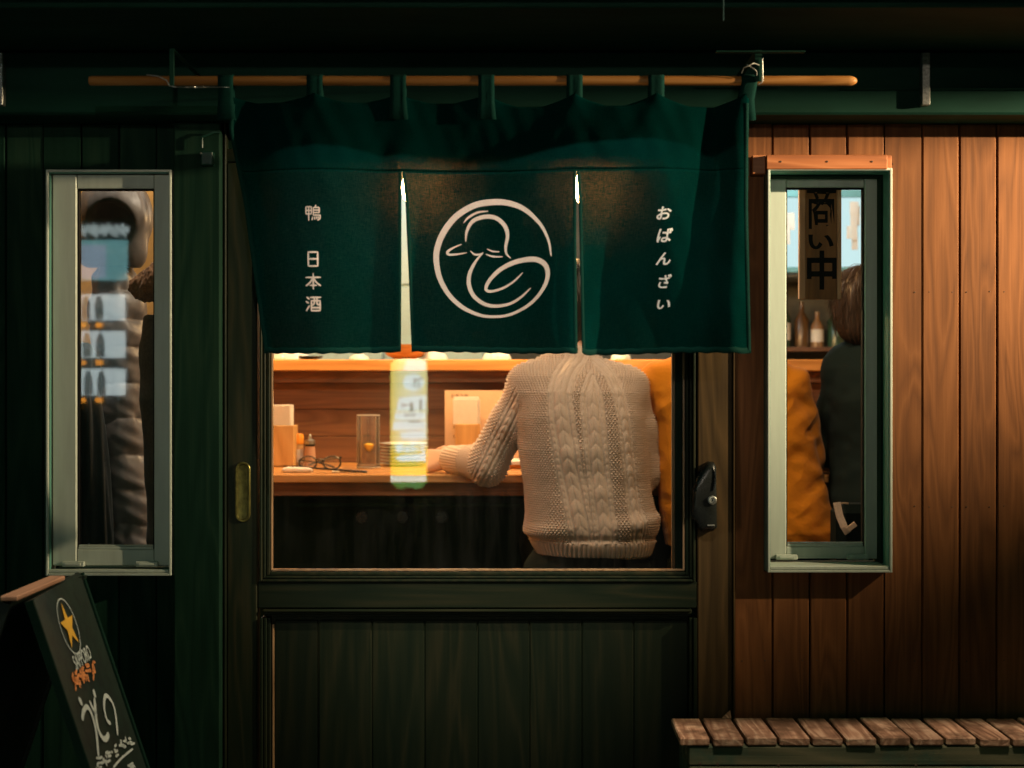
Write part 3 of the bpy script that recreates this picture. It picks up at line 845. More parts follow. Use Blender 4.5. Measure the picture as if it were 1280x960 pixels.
for i in range(80):
    t = i / 79; px = 222 + 66 * t; q = .0016 if .15 < t < .6 else .0003
    pts.append((X(px, YN), YN - .011 + q * math.cos(i * 1.9), Z(110.5, YN) + q * math.sin(i * 1.9)))
wr.tube(pts, .0006, 5)
tag(wr.build('tie_wire', M['steel'], smooth=True), 'thin twisted tie wire hanging below the left end of the pole', 'wire')
hk = MB(); hk.box(X(213.5, YN), X(219.5, YN), YN - .012, YN - .0095, Z(109, YN), Z(64, YN), .0005); hk.box(X(213.5, YN), X(219.5, YN), YN - .012, YN + .2, Z(64, YN), Z(62.5, YN), .0003)
tag(hk.build('pole_bracket', M['beam']), 'black metal bracket holding the left part of the curtain pole', 'bracket')
# ================================================================== bench
M_bt, M_bs = M['bench_top'], M['bench_side']
by0, by1 = -.215, -.060
bz = .572
bench = thing('bench', 'narrow weathered wooden bench with crosswise slats below the right window', 'bench', (X(1060, -.1), (by0 + by1) / 2, .10))
bx0 = X(838.5, by1)
pitch = 39.3 / S(by1)
NPL = 21
for i in range(NPL):
    a = bx0 + i * pitch; b_ = a + pitch * .895
    o = part_box('slat', M_bt, bench, a, b_, by0 + random.uniform(-.003, .003), by1 + random.uniform(-.002, .002), bz - .0145 + random.uniform(-.001, .001), bz + random.uniform(-.0012, .0012), .0022)
    o.rotation_euler = (0, 0, R(random.uniform(-.6, .6)))
bx1 = a + pitch * .9
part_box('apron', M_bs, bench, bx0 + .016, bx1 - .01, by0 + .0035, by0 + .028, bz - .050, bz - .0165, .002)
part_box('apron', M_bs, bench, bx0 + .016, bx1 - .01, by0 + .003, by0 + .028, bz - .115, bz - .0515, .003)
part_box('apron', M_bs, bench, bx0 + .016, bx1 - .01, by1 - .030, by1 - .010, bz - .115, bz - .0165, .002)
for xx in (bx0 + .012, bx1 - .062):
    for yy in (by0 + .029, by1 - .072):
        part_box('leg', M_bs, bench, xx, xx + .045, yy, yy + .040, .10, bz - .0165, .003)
nb = MB()
for px, py in ((898, 938), (897, 955.5), (875, 955), (973, 957), (1145, 957)):
    nb.lathe([(0, -.0015), (.0025, -.001), (.003, .001)], (X(px, by0), by0 + (.0035 if py < 950 else -.001) + .004 * (py < 950), Z(py, by0)), 8, axis='y')
o = nb.build('bolt_head', M['screw'], bench); o['kind'] = 'stuff'
sp = MB(); sx, sz = X(902, by1), bz
sp.add([(sx, by1 - .004, sz), (sx + .018, by1 - .004, sz), (sx + .018, by1 + .004, sz), (sx + .004, by1 + .004, sz), (sx + .016, by1 - .001, sz + .014), (sx + .009, by1, sz + .009)],
       [(0, 1, 4, 5), (1, 2, 4), (2, 3, 5, 4), (3, 0, 5), (0, 3, 2, 1)])
sp.build('splinter', M_bt, bench)

# ================================================================== A-frame chalkboard
nearT = Vector((X(40, -.6), -.6, Z(750, -.6)))
farT = Vector((X(101, -.29), -.29, 0)); farT.z = nearT.z
U = (farT - nearT); UW = U.length; U.normalize()
down0 = Vector((X(110, -.6), -.6, Z(960, -.6))) - nearT
Vd = (down0 - U * down0.dot(U)).normalized()
Nn = U.cross(Vd).normalized()
if Nn.x < 0: Nn = -Nn
BL = (nearT.z - .115) / -Vd.z
board = thing('chalkboard_sign', 'tilted black A-frame chalkboard with gold star and chalk writing, left of the door', 'chalkboard', (nearT.x, -.43, .10))
M['chalkboard'] = rough_mat('black_chalkboard', (.007, .015, .010), .5, scale=25, var=.5, bump=.05)
M['sign_wood'] = wood('pale_sign_wood', (.24, .12, .07), (.42, .22, .13), (.55, .32, .2), axis='y', rough=.6, vary=.05)
def bp_(u, v, n=0.0): return nearT + U * u + Vd * v + Nn * n
def slab(mb, u0, u1, v0, v1, n0, n1, mirror=False):
    vv = []
    for u in (u0, u1):
        for v_ in (v0, v1):
            for n in (n0, n1):
                p = bp_(u, v_, n)
                if mirror: p = Vector((2 * (nearT.x - .022) - p.x, p.y, p.z))
                vv.append(p[:])
    return mb.add(vv, [(0, 1, 3, 2), (4, 6, 7, 5), (0, 4, 5, 1), (2, 3, 7, 6), (0, 2, 6, 4), (1, 5, 7, 3)])
slab(MB(), .0, UW, .0, BL - .05, -.012, -.001).build('writing_surface', M['chalkboard'], board)
slab(MB(), .0, UW, .0, BL - .05, -.012, -.001, True).build('writing_surface', M['chalkboard'], board)
fr = MB(); slab(fr, -.006, -.0005, 0, BL, -.010, .0025); slab(fr, UW + .0005, UW + .012, 0, BL, -.016, .0025); slab(fr, 0, UW, BL - .049, BL - .03, -.016, .0025)
fr.build('leg_frame', M['counter_front'], board)
fr = MB(); slab(fr, -.012, -.0005, 0, BL, -.016, .0025, True); slab(fr, UW + .0005, UW + .012, 0, BL, -.016, .0025, True); slab(fr, 0, UW, BL - .049, BL - .03, -.016, .0025, True)
fr.build('leg_frame', M['chalkboard'], board)
cp = MB(); cp.box(nearT.x - .042, nearT.x - .016, -.618, -.385, nearT.z + .001, nearT.z + .0085, .0015)
cp.build('cap', M['sign_wood'], board, loc=(nearT.x - .02, -.43, nearT.z))
def puv(px, py):
    p = onplane(px, py, nearT, Nn) - nearT
    return p.dot(U), p.dot(Vd)
def crop60(x, y, n=.0012): u, v_ = puv(60 + x / 4.364, 740 + y / 4.364); return bp_(u, v_, n)[:]
M['chalk'] = rough_mat('white_chalk', (.42, .47, .43), .9, scale=500, var=.45, bump=.2)
M['gold'] = rough_mat('gold_print', (.62, .34, .03), .6, scale=80, var=.1)
M['orange_chalk'] = rough_mat('orange_chalk', (.62, .22, .06), .9, scale=500, var=.4)
ck = MB()
def chalk(mb, pts, wd):
    # width is measured on the board, so work in board coordinates
    P = [puv(60 + x / 4.364, 740 + y / 4.364) for x, y in pts]
    mb.add(*ribbon([(u, v_, wd) for u, v_ in P], lambda u, v_: bp_(u, v_, .0014)[:], 5))
for st, wd in (([(168, 590), (178, 606)], .012), ([(183, 693), (190, 650), (210, 628), (235, 670), (258, 760), (270, 890)], .009), ([(247, 546), (250, 564)], .012),
               ([(225, 603), (240, 635), (260, 668)], .008), ([(250, 590), (257, 680), (272, 755), (296, 800), (314, 800), (325, 778)], .010),
               ([(335, 716), (318, 700), (303, 640), (304, 582), (319, 568), (350, 612), (366, 680), (375, 775)], .008)):
    chalk(ck, st, wd)
rr = random.Random(3)
for x0, y0, n in ((258, 925, 8), (300, 890, 8), (345, 855, 6), (378, 830, 5), (400, 812, 6), (425, 795, 5), (420, 950, 4), (445, 935, 4)):
    for k in range(n):
        a = (x0 + rr.uniform(0, 24), y0 + rr.uniform(-20, 45)); b_ = (a[0] + rr.uniform(-6, 14), a[1] + rr.uniform(-5, 22)) if k % 2 else (a[0] + rr.uniform(8, 20), a[1] - rr.uniform(2, 12))
        chalk(ck, [a, ((a[0] + b_[0]) / 2 + rr.uniform(-3, 3), (a[1] + b_[1]) / 2), b_], .0042)
chalk(ck, [(352, 958), (400, 905), (458, 857)], .004)
ck.build('chalk_writing', M['chalk'], board)
og = MB()
for x0, y0, n in ((128, 455, 12), (152, 440, 8), (175, 425, 9), (200, 415, 9), (228, 400, 8)):
    for k in range(n):
        a = (x0 + rr.uniform(0, 20), y0 + rr.uniform(-22, 62)); b_ = (a[0] + rr.uniform(-4, 8), a[1] + rr.uniform(8, 26)) if k % 2 else (a[0] + rr.uniform(8, 18), a[1] - rr.uniform(2, 8))
        chalk(og, [a, ((a[0] + b_[0]) / 2 + rr.uniform(-3, 3), (a[1] + b_[1]) / 2), b_], .0045)
og.build('orange_writing', M['orange_chalk'], board)
# star in an oval ring
cu, cv = puv(60 + 110 / 4.364, 740 + 188 / 4.364)
ru = .5 * (puv(60 + 165 / 4.364, 740 + 190 / 4.364)[0] - puv(60 + 55 / 4.364, 740 + 190 / 4.364)[0]); rv = .5 * (puv(60 + 150 / 4.364, 740 + 322 / 4.364)[1] - puv(60 + 70 / 4.364, 740 + 54 / 4.364)[1])
r0 = abs((ru + rv) / 2); ru = rv = r0
rg = MB(); n_ = 48; v, f = [], []
for k in range(n_):
    a = 2 * math.pi * k / n_
    for q in (1.0, .955): v.append(bp_(cu + ru * q * math.cos(a), cv + rv * q * math.sin(a), .0012)[:])
for k in range(n_): f.append((2 * k, 2 * k + 1, (2 * k + 3) % (2 * n_), (2 * k + 2) % (2 * n_)))
rg.add(v, f).build('ring', M['chalk'], board)
stp = []
for k in range(10):
    a = -math.pi / 2 + math.pi * k / 5; q = .86 if k % 2 == 0 else .33
    stp.append(bp_(cu + ru * q * math.cos(a), cv + rv * q * math.sin(a), .0014)[:])
MB().add(stp + [bp_(cu, cv, .0014)[:]], [(k, (k + 1) % 10, 10) for k in range(10)]).build('star', M['gold'], board)
ua, va = puv(88.6, 821); ub, vb = puv(110.5, 811.5); vc = puv(92.2, 837)[1]
tx = MB(); put_glyph(tx, 'SAPPORO', ua, ub, va, vc + .004, lambda u, v_: bp_(u, v_, .0014)[:], .012)
tx.build('lettering', M['chalk'], board)

# ================================================================== the room inside
struct = lambda o: tag(o, kind='structure')
iw = MB()
iw.box(-1.74, -1.68, .08, 3.36, .12, 2.42); iw.box(2.18, 2.24, .08, 3.36, .12, 2.42)
struct(iw.build('side_wall', M['in_wall']))
struct(MB().box(-1.74, 2.24, 3.30, 3.36, .12, 2.42).build('kitchen_wall', M['plaster']))
struct(MB().box(-1.74, 2.24, .014, 3.36, 2.421, 2.46).build('ceiling', M['in_dark']))
# partition at the coats (plaster with the orange glow in its colour) in the left corner
struct(MB().box(-1.67, -.60, .62, .66, .12, 2.42).build('partition_wall', M['in_wall']))

CY0, CY1, CZ = 1.30, 1.93, .945
cnt = thing('counter', 'long orange-lit wooden counter with a raised serving shelf', 'counter', (-.2, 1.6, .12))
CXa, CXb = -1.60, 1.03
part_box('counter_top', M['counter'], cnt, CXa, CXb, CY0, CY1, CZ - .024, CZ, .003)
part_box('counter_front', M['counter_front'], cnt, CXa, CXb - .05, CY0 + .26, CY0 + .29, .12, CZ - .0245, .002)
part_box('edge_rail', M['backboard'], cnt, CXa, CXb - .02, CY0 + .020, CY0 + .05, CZ - .062, CZ - .0245, .002)
zz = CZ + .0005
for k, h in enumerate((.085, .088, .086)):
    part_box('plank', M['backboard'], cnt, CXa, CXb, CY1 + .001 + .001 * (k % 2), CY1 + .03, zz, zz + h - .0015, .0015); zz += h
part_box('serving_shelf', M['shelf'], cnt, CXa, CXb + .005, CY1 - .075, CY1 + .30, 1.242, 1.2785, .003)
part_box('shelf_lip', M['backboard'], cnt, CXa, CXb, CY1 - .035, CY1 - .0005, 1.204, 1.2412, .002)
part_box('pass_body', M['counter_front'], cnt, CXa, CXb - .01, CY1 + .032, CY1 + .26, .12, 1.241, .002)
# bag shelf with brackets under the counter
part_box('bag_shelf', M['counter_front'], cnt, -.62, .12, CY0 + .07, CY0 + .245, CZ - .098, CZ - .086, .003)
for px in (452, 503, 552):
    x = X(px, CY0 + .09)
    MB().lathe([(.0, -.012), (.016, -.012), (.019, 0), (.016, .012), (0, .012)], (x, CY0 + .10, CZ - .128), 18, axis='y').build('bracket', M['black_iron'], cnt, smooth=True)

# pendants
M['bulb'] = emit('lamp_opal', (1.0, .54, .21), 165.0)
M['shade'] = rough_mat('dark_enamel_shade', (.05, .045, .035), .4, .3)
def pendant(x, y, z, label):
    t = thing('pendant_lamp', label, 'lamp', (x, y, z), 'pendant lamps over the counter')
    MB().lathe([(0, -.075), (.04, -.066), (.068, -.036), (.078, 0), (.066, .03), (.02, .055)], (x, y, z), 20).build('bulb', M['bulb'], t, smooth=True)
    MB().lathe([(.014, .13), (.02, .10), (.045, .085), (.125, .03), (.128, .03), (.05, .09), (.022, .105), (.016, .135)], (x, y, z), 28).build('lamp_shade', M['shade'], t, smooth=True)
    MB().tube([(x, y, z + .13), (x, y, 2.42)], .003, 6).build('cord', M['shade'], t)
for x, lb in ((-.26, 'round pendant lamp behind the middle curtain panel, nearer the duck'), (.26, 'round pendant lamp behind the right curtain panel'), (-1.05, 'pendant lamp above the left end of the counter')):
    pendant(x, 1.62, 1.80, lb)
for x, cy_, lb in ((-.05, .42, 'flush ceiling lamp just inside the sliding door'), (.75, .42, 'flush ceiling lamp inside the right window'), (-.84, .24, 'flush ceiling lamp above the hanging coats')):
    t = thing('ceiling_lamp', lb, 'lamp', (x, cy_, 2.42))
    MB().lathe([(.10, -.001), (.10, -.03), (.09, -.045), (.0, -.045)], (x, cy_, 2.42), 28).build('housing', M['shade'], t, smooth=True)
    MB().lathe([(.0, -.062), (.06, -.058), (.08, -.0455)], (x, cy_, 2.42), 28).build('diffuser', emit('diffuser', (1, .74, .5), 9), t, smooth=True)

# ---- things on the counter ------------------------------------------------
def clay(name, c, r=.35): return rough_mat(name, c, r, scale=60, var=.05, bump=.03)
M['porcelain'] = clay('white_porcelain', (.62, .70, .74), .2)
M['paper'] = rough_mat('white_paper', (.78, .74, .68), .85, scale=60, var=.04)
M['box_wood'] = wood('light_box_wood', (.42, .24, .09), (.62, .37, .14), (.72, .46, .2), rough=.55, vary=.05)
M['tumbler'] = None
def thin_glass(name, tint, haze=.05, hz=(.9, .8, .7)):
    m = bpy.data.materials.new(name); m.use_nodes = True; nt = m.node_tree; nt.nodes.clear(); L = nt.links
    tr = nd(nt, 'ShaderNodeBsdfTransparent'); tr.inputs[0].default_value = (*tint, 1)
    gl = nd(nt, 'ShaderNodeBsdfGlossy'); gl.inputs['Roughness'].default_value = .04
    lw = nd(nt, 'ShaderNodeLayerWeight'); lw.inputs[0].default_value = .35
    x = nd(nt, 'ShaderNodeMixShader'); L.new(lw.outputs['Fresnel'], x.inputs[0]); L.new(tr.outputs[0], x.inputs[1]); L.new(gl.outputs[0], x.inputs[2])
    df = nd(nt, 'ShaderNodeBsdfDiffuse'); df.inputs[0].default_value = (*hz, 1)
    tu = nd(nt, 'ShaderNodeBsdfTranslucent'); tu.inputs[0].default_value = (*hz, 1); dz = nd(nt, 'ShaderNodeMixShader'); dz.inputs[0].default_value = .6; L.new(df.outputs[0], dz.inputs[1]); L.new(tu.outputs[0], dz.inputs[2])
    y = nd(nt, 'ShaderNodeMixShader'); y.inputs[0].default_value = haze; L.new(x.outputs[0], y.inputs[1]); L.new(dz.outputs[0], y.inputs[2])
    o = nd(nt, 'ShaderNodeOutputMaterial'); L.new(y.outputs[0], o.inputs[0]); return m
M['tumbler'] = thin_glass('clear_glass', (1, 1, 1), .08)
M['liquid'] = None
M['liquid'] = thin_glass('pale_drink', (1, .95, .90), .22, (.98, .80, .62))
M['lemon'] = rough_mat('lemon_peel', (.80, .50, .06), .4, scale=120, var=.1, bump=.2)
y = 1.66
t = thing('napkin_box', 'light wooden box holding a stack of white paper napkins, far left', 'napkin box', (X(350, y), y + .05, CZ))
bxa, bxb = X(318, y), X(367, y)
tb = MB(); h_ = Z(532, y); q = .006
tb.box(bxa, bxb, y, y + q, CZ + .0005, h_, .001); tb.box(bxa, bxb, y + .09 - q, y + .09, CZ + .0005, h_, .001); tb.box(bxa, bxa + q, y + q, y + .09 - q, CZ + .0005, h_ - .001, .001); tb.box(bxb - q, bxb, y + q, y + .09 - q, CZ + .0005, h_ - .001, .001); tb.box(bxa, bxb, y, y + .09, CZ, CZ + .005)
tb.build('box', M['box_wood'], t, loc=(X(350, y), y, CZ))
np_ = MB()
for k in range(9):
    dx = random.uniform(-.002, .002)
    np_.box(bxa + .008, bxb - .012 + dx, y + .012 + k * .0075, y + .018 + k * .0075, CZ + .01, Z(506, y) + random.uniform(-.006, 0), .001)
np_.build('napkin', M['paper'], t)
y = 1.74
sh = thing('spice_shaker', 'spice bottle with an orange cap beside the napkin box', 'spice bottle', (X(373, y), y, CZ), 'spice bottles')
MB().lathe([(0, .0005), (.0145, .0005), (.0155, .004), (.0155, .062), (.013, .070)], (X(373, y), y, CZ), 20).build('bottle', clay('spice_glass', (.62, .40, .20), .25), sh, smooth=True)
MB().lathe([(.0165, .068), (.0165, .094), (.013, .100), (0, .101)], (X(373, y), y, CZ), 20).build('cap', clay('orange_cap', (.85, .32, .03), .4), sh, smooth=True)
MB().lathe([(.01575, .012), (.01575, .052)], (X(373, y), y, CZ), 20).build('label', M['paper'], sh, smooth=True)
y = 1.72
sh = thing('pepper_shaker', 'pepper shaker with a steel collar right of the orange-capped bottle', 'pepper shaker', (X(387.5, y), y, CZ), 'spice bottles')
MB().lathe([(0, .0005), (.0165, .0005), (.0175, .004), (.0165, .045), (.0155, .062)], (X(387.5, y), y, CZ), 20).build('bottle', clay('pepper_glass', (.55, .34, .24), .2), sh, smooth=True)
MB().lathe([(.0165, .062), (.0165, .068)], (X(387.5, y), y, CZ), 20).build('ring', M['black_iron'], sh, smooth=True)
MB().lathe([(.0165, .0685), (.016, .080), (.006, .084), (.0045, .094), (.002, .1), (0, .1)], (X(387.5, y), y, CZ), 20).build('cap', M['steel'], sh, smooth=True)
# folded spectacles
y = 1.50
sg = thing('spectacles', 'pair of black framed spectacles folded on the counter', 'spectacles', (X(400, y), y, CZ))
def ring_pts(cx, cz, rx, rz, y_, n=20, tilt=0): return [(cx + rx * math.cos(2 * math.pi * k / n), y_ + tilt * math.sin(2 * math.pi * k / n), cz + rz * math.sin(2 * math.pi * k / n)) for k in range(n)]
gl = MB()
for px in (385, 415):
    gl.tube(ring_pts(X(px, y), CZ + .022, .026, .019, y, tilt=.008), .0026, 8, close=True)
gl.tube([(X(395, y), y, CZ + .030), (X(400, y), y - .004, CZ + .034), (X(405, y), y, CZ + .030)], .0025, 6)
gl.build('rim', M['black_iron'], sg, smooth=True)
for a, b_ in (((X(374, y), y, CZ + .028), (X(418, y + .04), y + .05, CZ + .006)), ((X(426, y), y, CZ + .036), (X(385, y + .05), y + .06, CZ + .012))):
    MB().tube([a, (a[0], a[1] + .01, a[2] + .002), ((a[0] + b_[0]) / 2, b_[1] - .004, (a[2] + b_[2]) / 2 + .004), b_], [.003, .003, .0024, .0035], 6).build('temple', M['black_iron'], sg, smooth=True)
MB().lathe([(0, -.0005), (.023, -.0005), (.023, .0005), (0, .0005)], (X(385, y), y + .002, CZ + .022), 20, axis='y').build('lens', M['tumbler'], sg)
MB().lathe([(0, -.0005), (.023, -.0005), (.023, .0005), (0, .0005)], (X(415, y), y + .002, CZ + .022), 20, axis='y').build('lens', M['tumbler'], sg)
y = 1.37
o = MB().tube([(X(362, y + .05), y + .05, CZ + .0165), (X(408, y + .01), y + .01, CZ + .011), (X(455, y), y, CZ + .0035), (X(459, y), y, CZ + .0035)], [.002, .0028, .0034, .0028], 8).build('pen', M['black_iron'], smooth=True)
tag(o, 'slim black pen lying across a rolled white towel on the counter', 'pen')
tw = MB()
for k in range(3): tw.tube([(X(352, y) + .004 * i * 3, y + .045 - k * .016 + .001 * math.sin(i), CZ + .0075 + .0005 * math.sin(i * 2 + k)) for i in range(8)], [.005] + [.0078] * 6 + [.005], 10)
tag(tw.build('hand_towel', M['paper'], smooth=True), 'rolled white hand towel at the left front of the counter', 'towel')
tag(MB().box(X(414, y), X(449, y), y + .01, y + .035, CZ + .0005, CZ + .005, .001).build('chopstick_sleeve', M['paper']), 'white paper chopstick sleeve in front of the tall glass', 'paper sleeve')
# tumbler
y = 1.62; s_ = S(y); cx = X(460.5, y); r_ = 14.5 / s_; hh = 66.5 / s_
tg = thing('drinking_glass', 'tall straight glass with ice and a lemon slice on the counter', 'glass', (cx, y, CZ))
MB().lathe([(0, .0005), (r_ * .96, .0005), (r_, .006), (r_, hh), (r_ - .0015, hh), (r_ - .002, .012), (0, .010)], (cx, y, CZ), 32).build('tumbler', M['tumbler'], tg, smooth=True)
MB().lathe([(0, .0125), (r_ - .003, .0125), (r_ - .0028, hh * .52), (0, hh * .525)], (cx, y, CZ), 32).build('drink', M['liquid'], tg, smooth=True)
MB().lathe([(0, -.019), (.008, -.015), (.013, -.004), (.016, .004), (.010, .009), (0, .010)], (cx + .004, y - r_ * .72, CZ + hh * .42), 14).build('lemon_slice', M['lemon'], tg, smooth=True)
M['glass_highlight'] = thin_glass('glass_highlight', (1, 1, 1), .75, (1, .95, .88))  # pale tubes stand in for highlights on the glass rim and base
for zz_, rr_ in ((hh - .001, .0013), (.003, .0028), (.012, .0012)): MB().tube([(cx + r_ * .985 * math.cos(2 * math.pi * k / 24), y + r_ * .985 * math.sin(2 * math.pi * k / 24), CZ + zz_) for k in range(24)], rr_, 6, close=True).build('rim', M['glass_highlight'], tg, smooth=True)
for an in (3.3, 3.75, 5.5, 6.05): MB().tube([(cx + r_ * math.cos(an), y + r_ * math.sin(an), CZ + .012), (cx + r_ * math.cos(an), y + r_ * math.sin(an), CZ + hh - .003)], .0007, 5).build('highlight_rod', M['glass_highlight'], tg)  # upright highlights on the glass, drawn as pale rods
ic = MB(); ic.box(cx - .018, cx + .006, y - .01, y + .012, CZ + hh * .45, CZ + hh * .62, .004); ic.box(cx - .004, cx + .019, y - .012, y + .01, CZ + hh * .14, CZ + hh * .33, .004)
ic.build('ice_cube', M['tumbler'], tg)
# plates
y = 1.74; px_ = 505.0
for k in range(7):
    z = CZ + .0006 + k * .0103
    o = MB().lathe([(0, 0), (.035, 0), (.062, .006), (.0745, .0075), (.075, .0095), (.062, .0092), (.036, .0035), (0, .0032)], (0, 0, 0), 36).build('plate', M['porcelain'], smooth=True, loc=None)
    o.location = (X(px_, y) + random.uniform(-.001, .001), y, z)
    tag(o, ['lowest white plate of the stack', 'second lowest white plate of the stack', 'third white plate up from the counter in the stack', 'middle white plate of the stack, fourth up', 'third white plate from the top of the stack', 'second white plate from the top of the stack', 'topmost white plate of the stack'][k] + ' behind the yellow sign reflection', 'plate', 'stacked small white plates')
# menu stand, with a packet leaning in front
y = 1.84
mn = thing('menu_card', 'cream menu card standing upright against the brown back board', 'menu', (X(600, y), y, CZ))
MB().box(X(556, y), X(652, y), y, y + .003, CZ + .0005, Z(488, y), .0006).build('card', rough_mat('cream_card', (.72, .50, .34), .8, scale=40, var=.05), mn)
M['ink'] = rough_mat('brown_ink', (.06, .03, .02), .8)
tk = MB()
def ink(px, py, w_, h_): tk.box(X(px, y), X(px + w_, y), y - .0006, y - .0001, Z(py + h_, y), Z(py, y))
for g_, a in zip('お飲み物', (564, 569.5, 575, 580.5)): put_glyph(tk, g_, a, a + 4.6, 492.5, 497, lambda p, q: (X(p, y), y - .0005, Z(q, y)), .0)
for k in range(6): ink(567, 508 + k * 12, .8, 3.4)
tk.build('writing', M['ink'], mn)
y = 1.78
pk = thing('napkin_box', 'orange box with white napkins standing in front of the menu card', 'napkin box', (X(584, y), y, CZ))
MB().box(X(569, y), X(600, y), y, y + .045, CZ + .0005, Z(530, y), .0015).build('box', M['box_wood'], pk)
npk = MB()
for k in range(5): npk.box(X(566 + k, y), X(597 + (k % 3) * 1.5, y), y + .006 + k * .007, y + .011 + k * .007, Z(530.5, y), Z(499 - k % 2 * 3, y), .001)
npk.build('napkin', M['paper'], pk)
y = 1.62
for k, (a, b_, lab, c_) in enumerate(((633, 653, 'white printed menu sheets lying by the sweater sleeve', 'paper'), (636, 654, 'orange edged menu folder under the white sheets', 'menu_yellow'))):
    o = MB().box(X(628 + 3 * k, y), X(668, y), y - .06 + .02 * k, y + .10, CZ + .0006 + .0125 * (1 - k), CZ + .0006 + .0125 * (1 - k) + .011, .001).build('menu_sheet', M['paper'] if k == 0 else clay('orange_folder', (.85, .36, .04), .5))
    tag(o, lab, 'menu')
y = 1.86
o = MB().box(X(632, y), X(672, y), y, y + .003, CZ + .0006, Z(535, y), .0006).build('menu_card', M['paper']); tag(o, 'small white card between the sweater sleeve and the back', 'menu')
# little dishes at the counter's right end
y = 1.45
for px, py0, nm, lab in ((1022, 0, 'sauce_dish', 'small white dish on the counter right of the orange shirt'),):
    o = MB().lathe([(0, .0005), (.018, .0005), (.034, .018), (.035, .020), (.030, .018), (.016, .006), (0, .005)], (X(px, y), y, CZ + .027), 24).build(nm, M['porcelain'], smooth=True); tag(o, lab, 'dish')
o = MB().box(X(1005, y), X(1035, y), y - .03, y + .05, CZ + .0005, CZ + .026, .002).build('wooden_tray', M['counter']); tag(o, 'small wooden tray under the white dish at the counter end', 'tray')

# dishes standing along the serving shelf
def bowl(px, wpx, hpx, y, lab, tilt=0, up=False):
    s_ = S(y); r_ = wpx / 2 / s_; h = hpx / s_
    if up: pr_ = [(r_ * .45, 0), (r_ * .5, h * .15), (r_ * .85, h * .5), (r_, h), (r_ * .96, h), (r_ * .8, h * .5), (0, h * .25)]
    else: pr_ = [(r_, 0), (r_, h * .06), (r_ * .88, h * .55), (r_ * .5, h * .93), (r_ * .45, h * 1.08), (r_ * .38, h * 1.08), (r_ * .38, h * .95), (0, h * .95)]
    o = MB().lathe(pr_, (0, 0, 0), 32).build('bowl', M['porcelain'], smooth=True)
    o.location = (X(px, y), y, 1.2787); tag(o, lab, 'bowl', 'upturned white bowls on the serving shelf')
bowl(362, 52, 13, 1.95, 'upturned white bowl at the left end of the serving shelf')
bowl(449, 26, 7, 1.95, 'small upturned white bowl, second from the left on the shelf')
bowl(541, 38, 13, 2.02, 'upturned white bowl beside the lit reflection on the shelf')
bowl(621, 37, 12, 1.95, 'upturned white bowl left of the sweater on the serving shelf')
bowl(776, 26, 10, 1.95, 'upturned white bowl right of the sweater on the serving shelf')
y = 1.92
o = MB().lathe([(0, 0), (.03, 0), (.06, .015), (.078, .05), (.074, .05), (.055, .018), (0, .006)], (0, 0, 0), 28).build('wooden_bowl', M['shelf'], smooth=True); o.location = (X(505, y), y + .05, 1.2787); tag(o, 'orange wooden bowl on the shelf under the curtain slit', 'bowl')
# dark vessel beside it
o = MB().lathe([(0, 0), (.02, 0), (.045, .008), (.045, .012), (.02, .006), (0, .004)], (0, 0, 0), 28).build('dark_dish', M['black_iron'], smooth=True); o.location = (X(385, 1.9), 1.93, 1.2787); tag(o, 'low dark dish beside the leftmost bowl', 'dish')

# ---- business sign hanging in the right window
y = .13; s_ = S(y)
hs = thing('hanging_sign', 'hanging wooden board with bold black characters in the right window', 'sign', (X(1026, y), y, Z(374, y)))
sa, sb, sz0, sz1 = X(999, y), X(1052, y), Z(374, y), Z(214, y)
M['sign_board'] = wood('smoked_sign_board', (.15, .07, .025), (.25, .115, .04), (.32, .155, .06), rough=.6, vary=.0)
M['sign_edge'] = wood('light_sign_edge', (.36, .20, .11), (.50, .29, .17), (.6, .38, .24), rough=.6, vary=.0)
MB().box(sa + .0132, sb - .0092, y + .003, y + .010, sz0, sz1, .0005).build('board', M['sign_board'], hs)
MB().box(sa, sa + .013, y, y + .012, sz0, sz1, .0015).build('edge_strip', M['sign_edge'], hs)
MB().box(sb - .009, sb, y, y + .012, sz0, sz1, .0015).build('edge_strip', M['sign_edge'], hs)
pl_ = lambda a, b_: (X(a, y), y + .0026, Z(b_, y))
for g_, a, b_, c_, d_, bo in (('商', 1009, 1045.5, 229, 286, .012), ('い', 1010.5, 1042.5, 293, 311.5, .03), ('中', 1009, 1046.5, 313, 362, .03)):
    lt = MB(); put_glyph(lt, g_, a, b_, c_, d_, pl_, bo); lt.build('painted_character', M['rubber'], hs)
MB().tube([((sa + sb) / 2 - .012, y + .006, sz1), ((sa + sb) / 2, y + .006, sz1 + .09), ((sa + sb) / 2 + .012, y + .006, sz1)], .0012, 6).build('cord', M['shade'], hs)

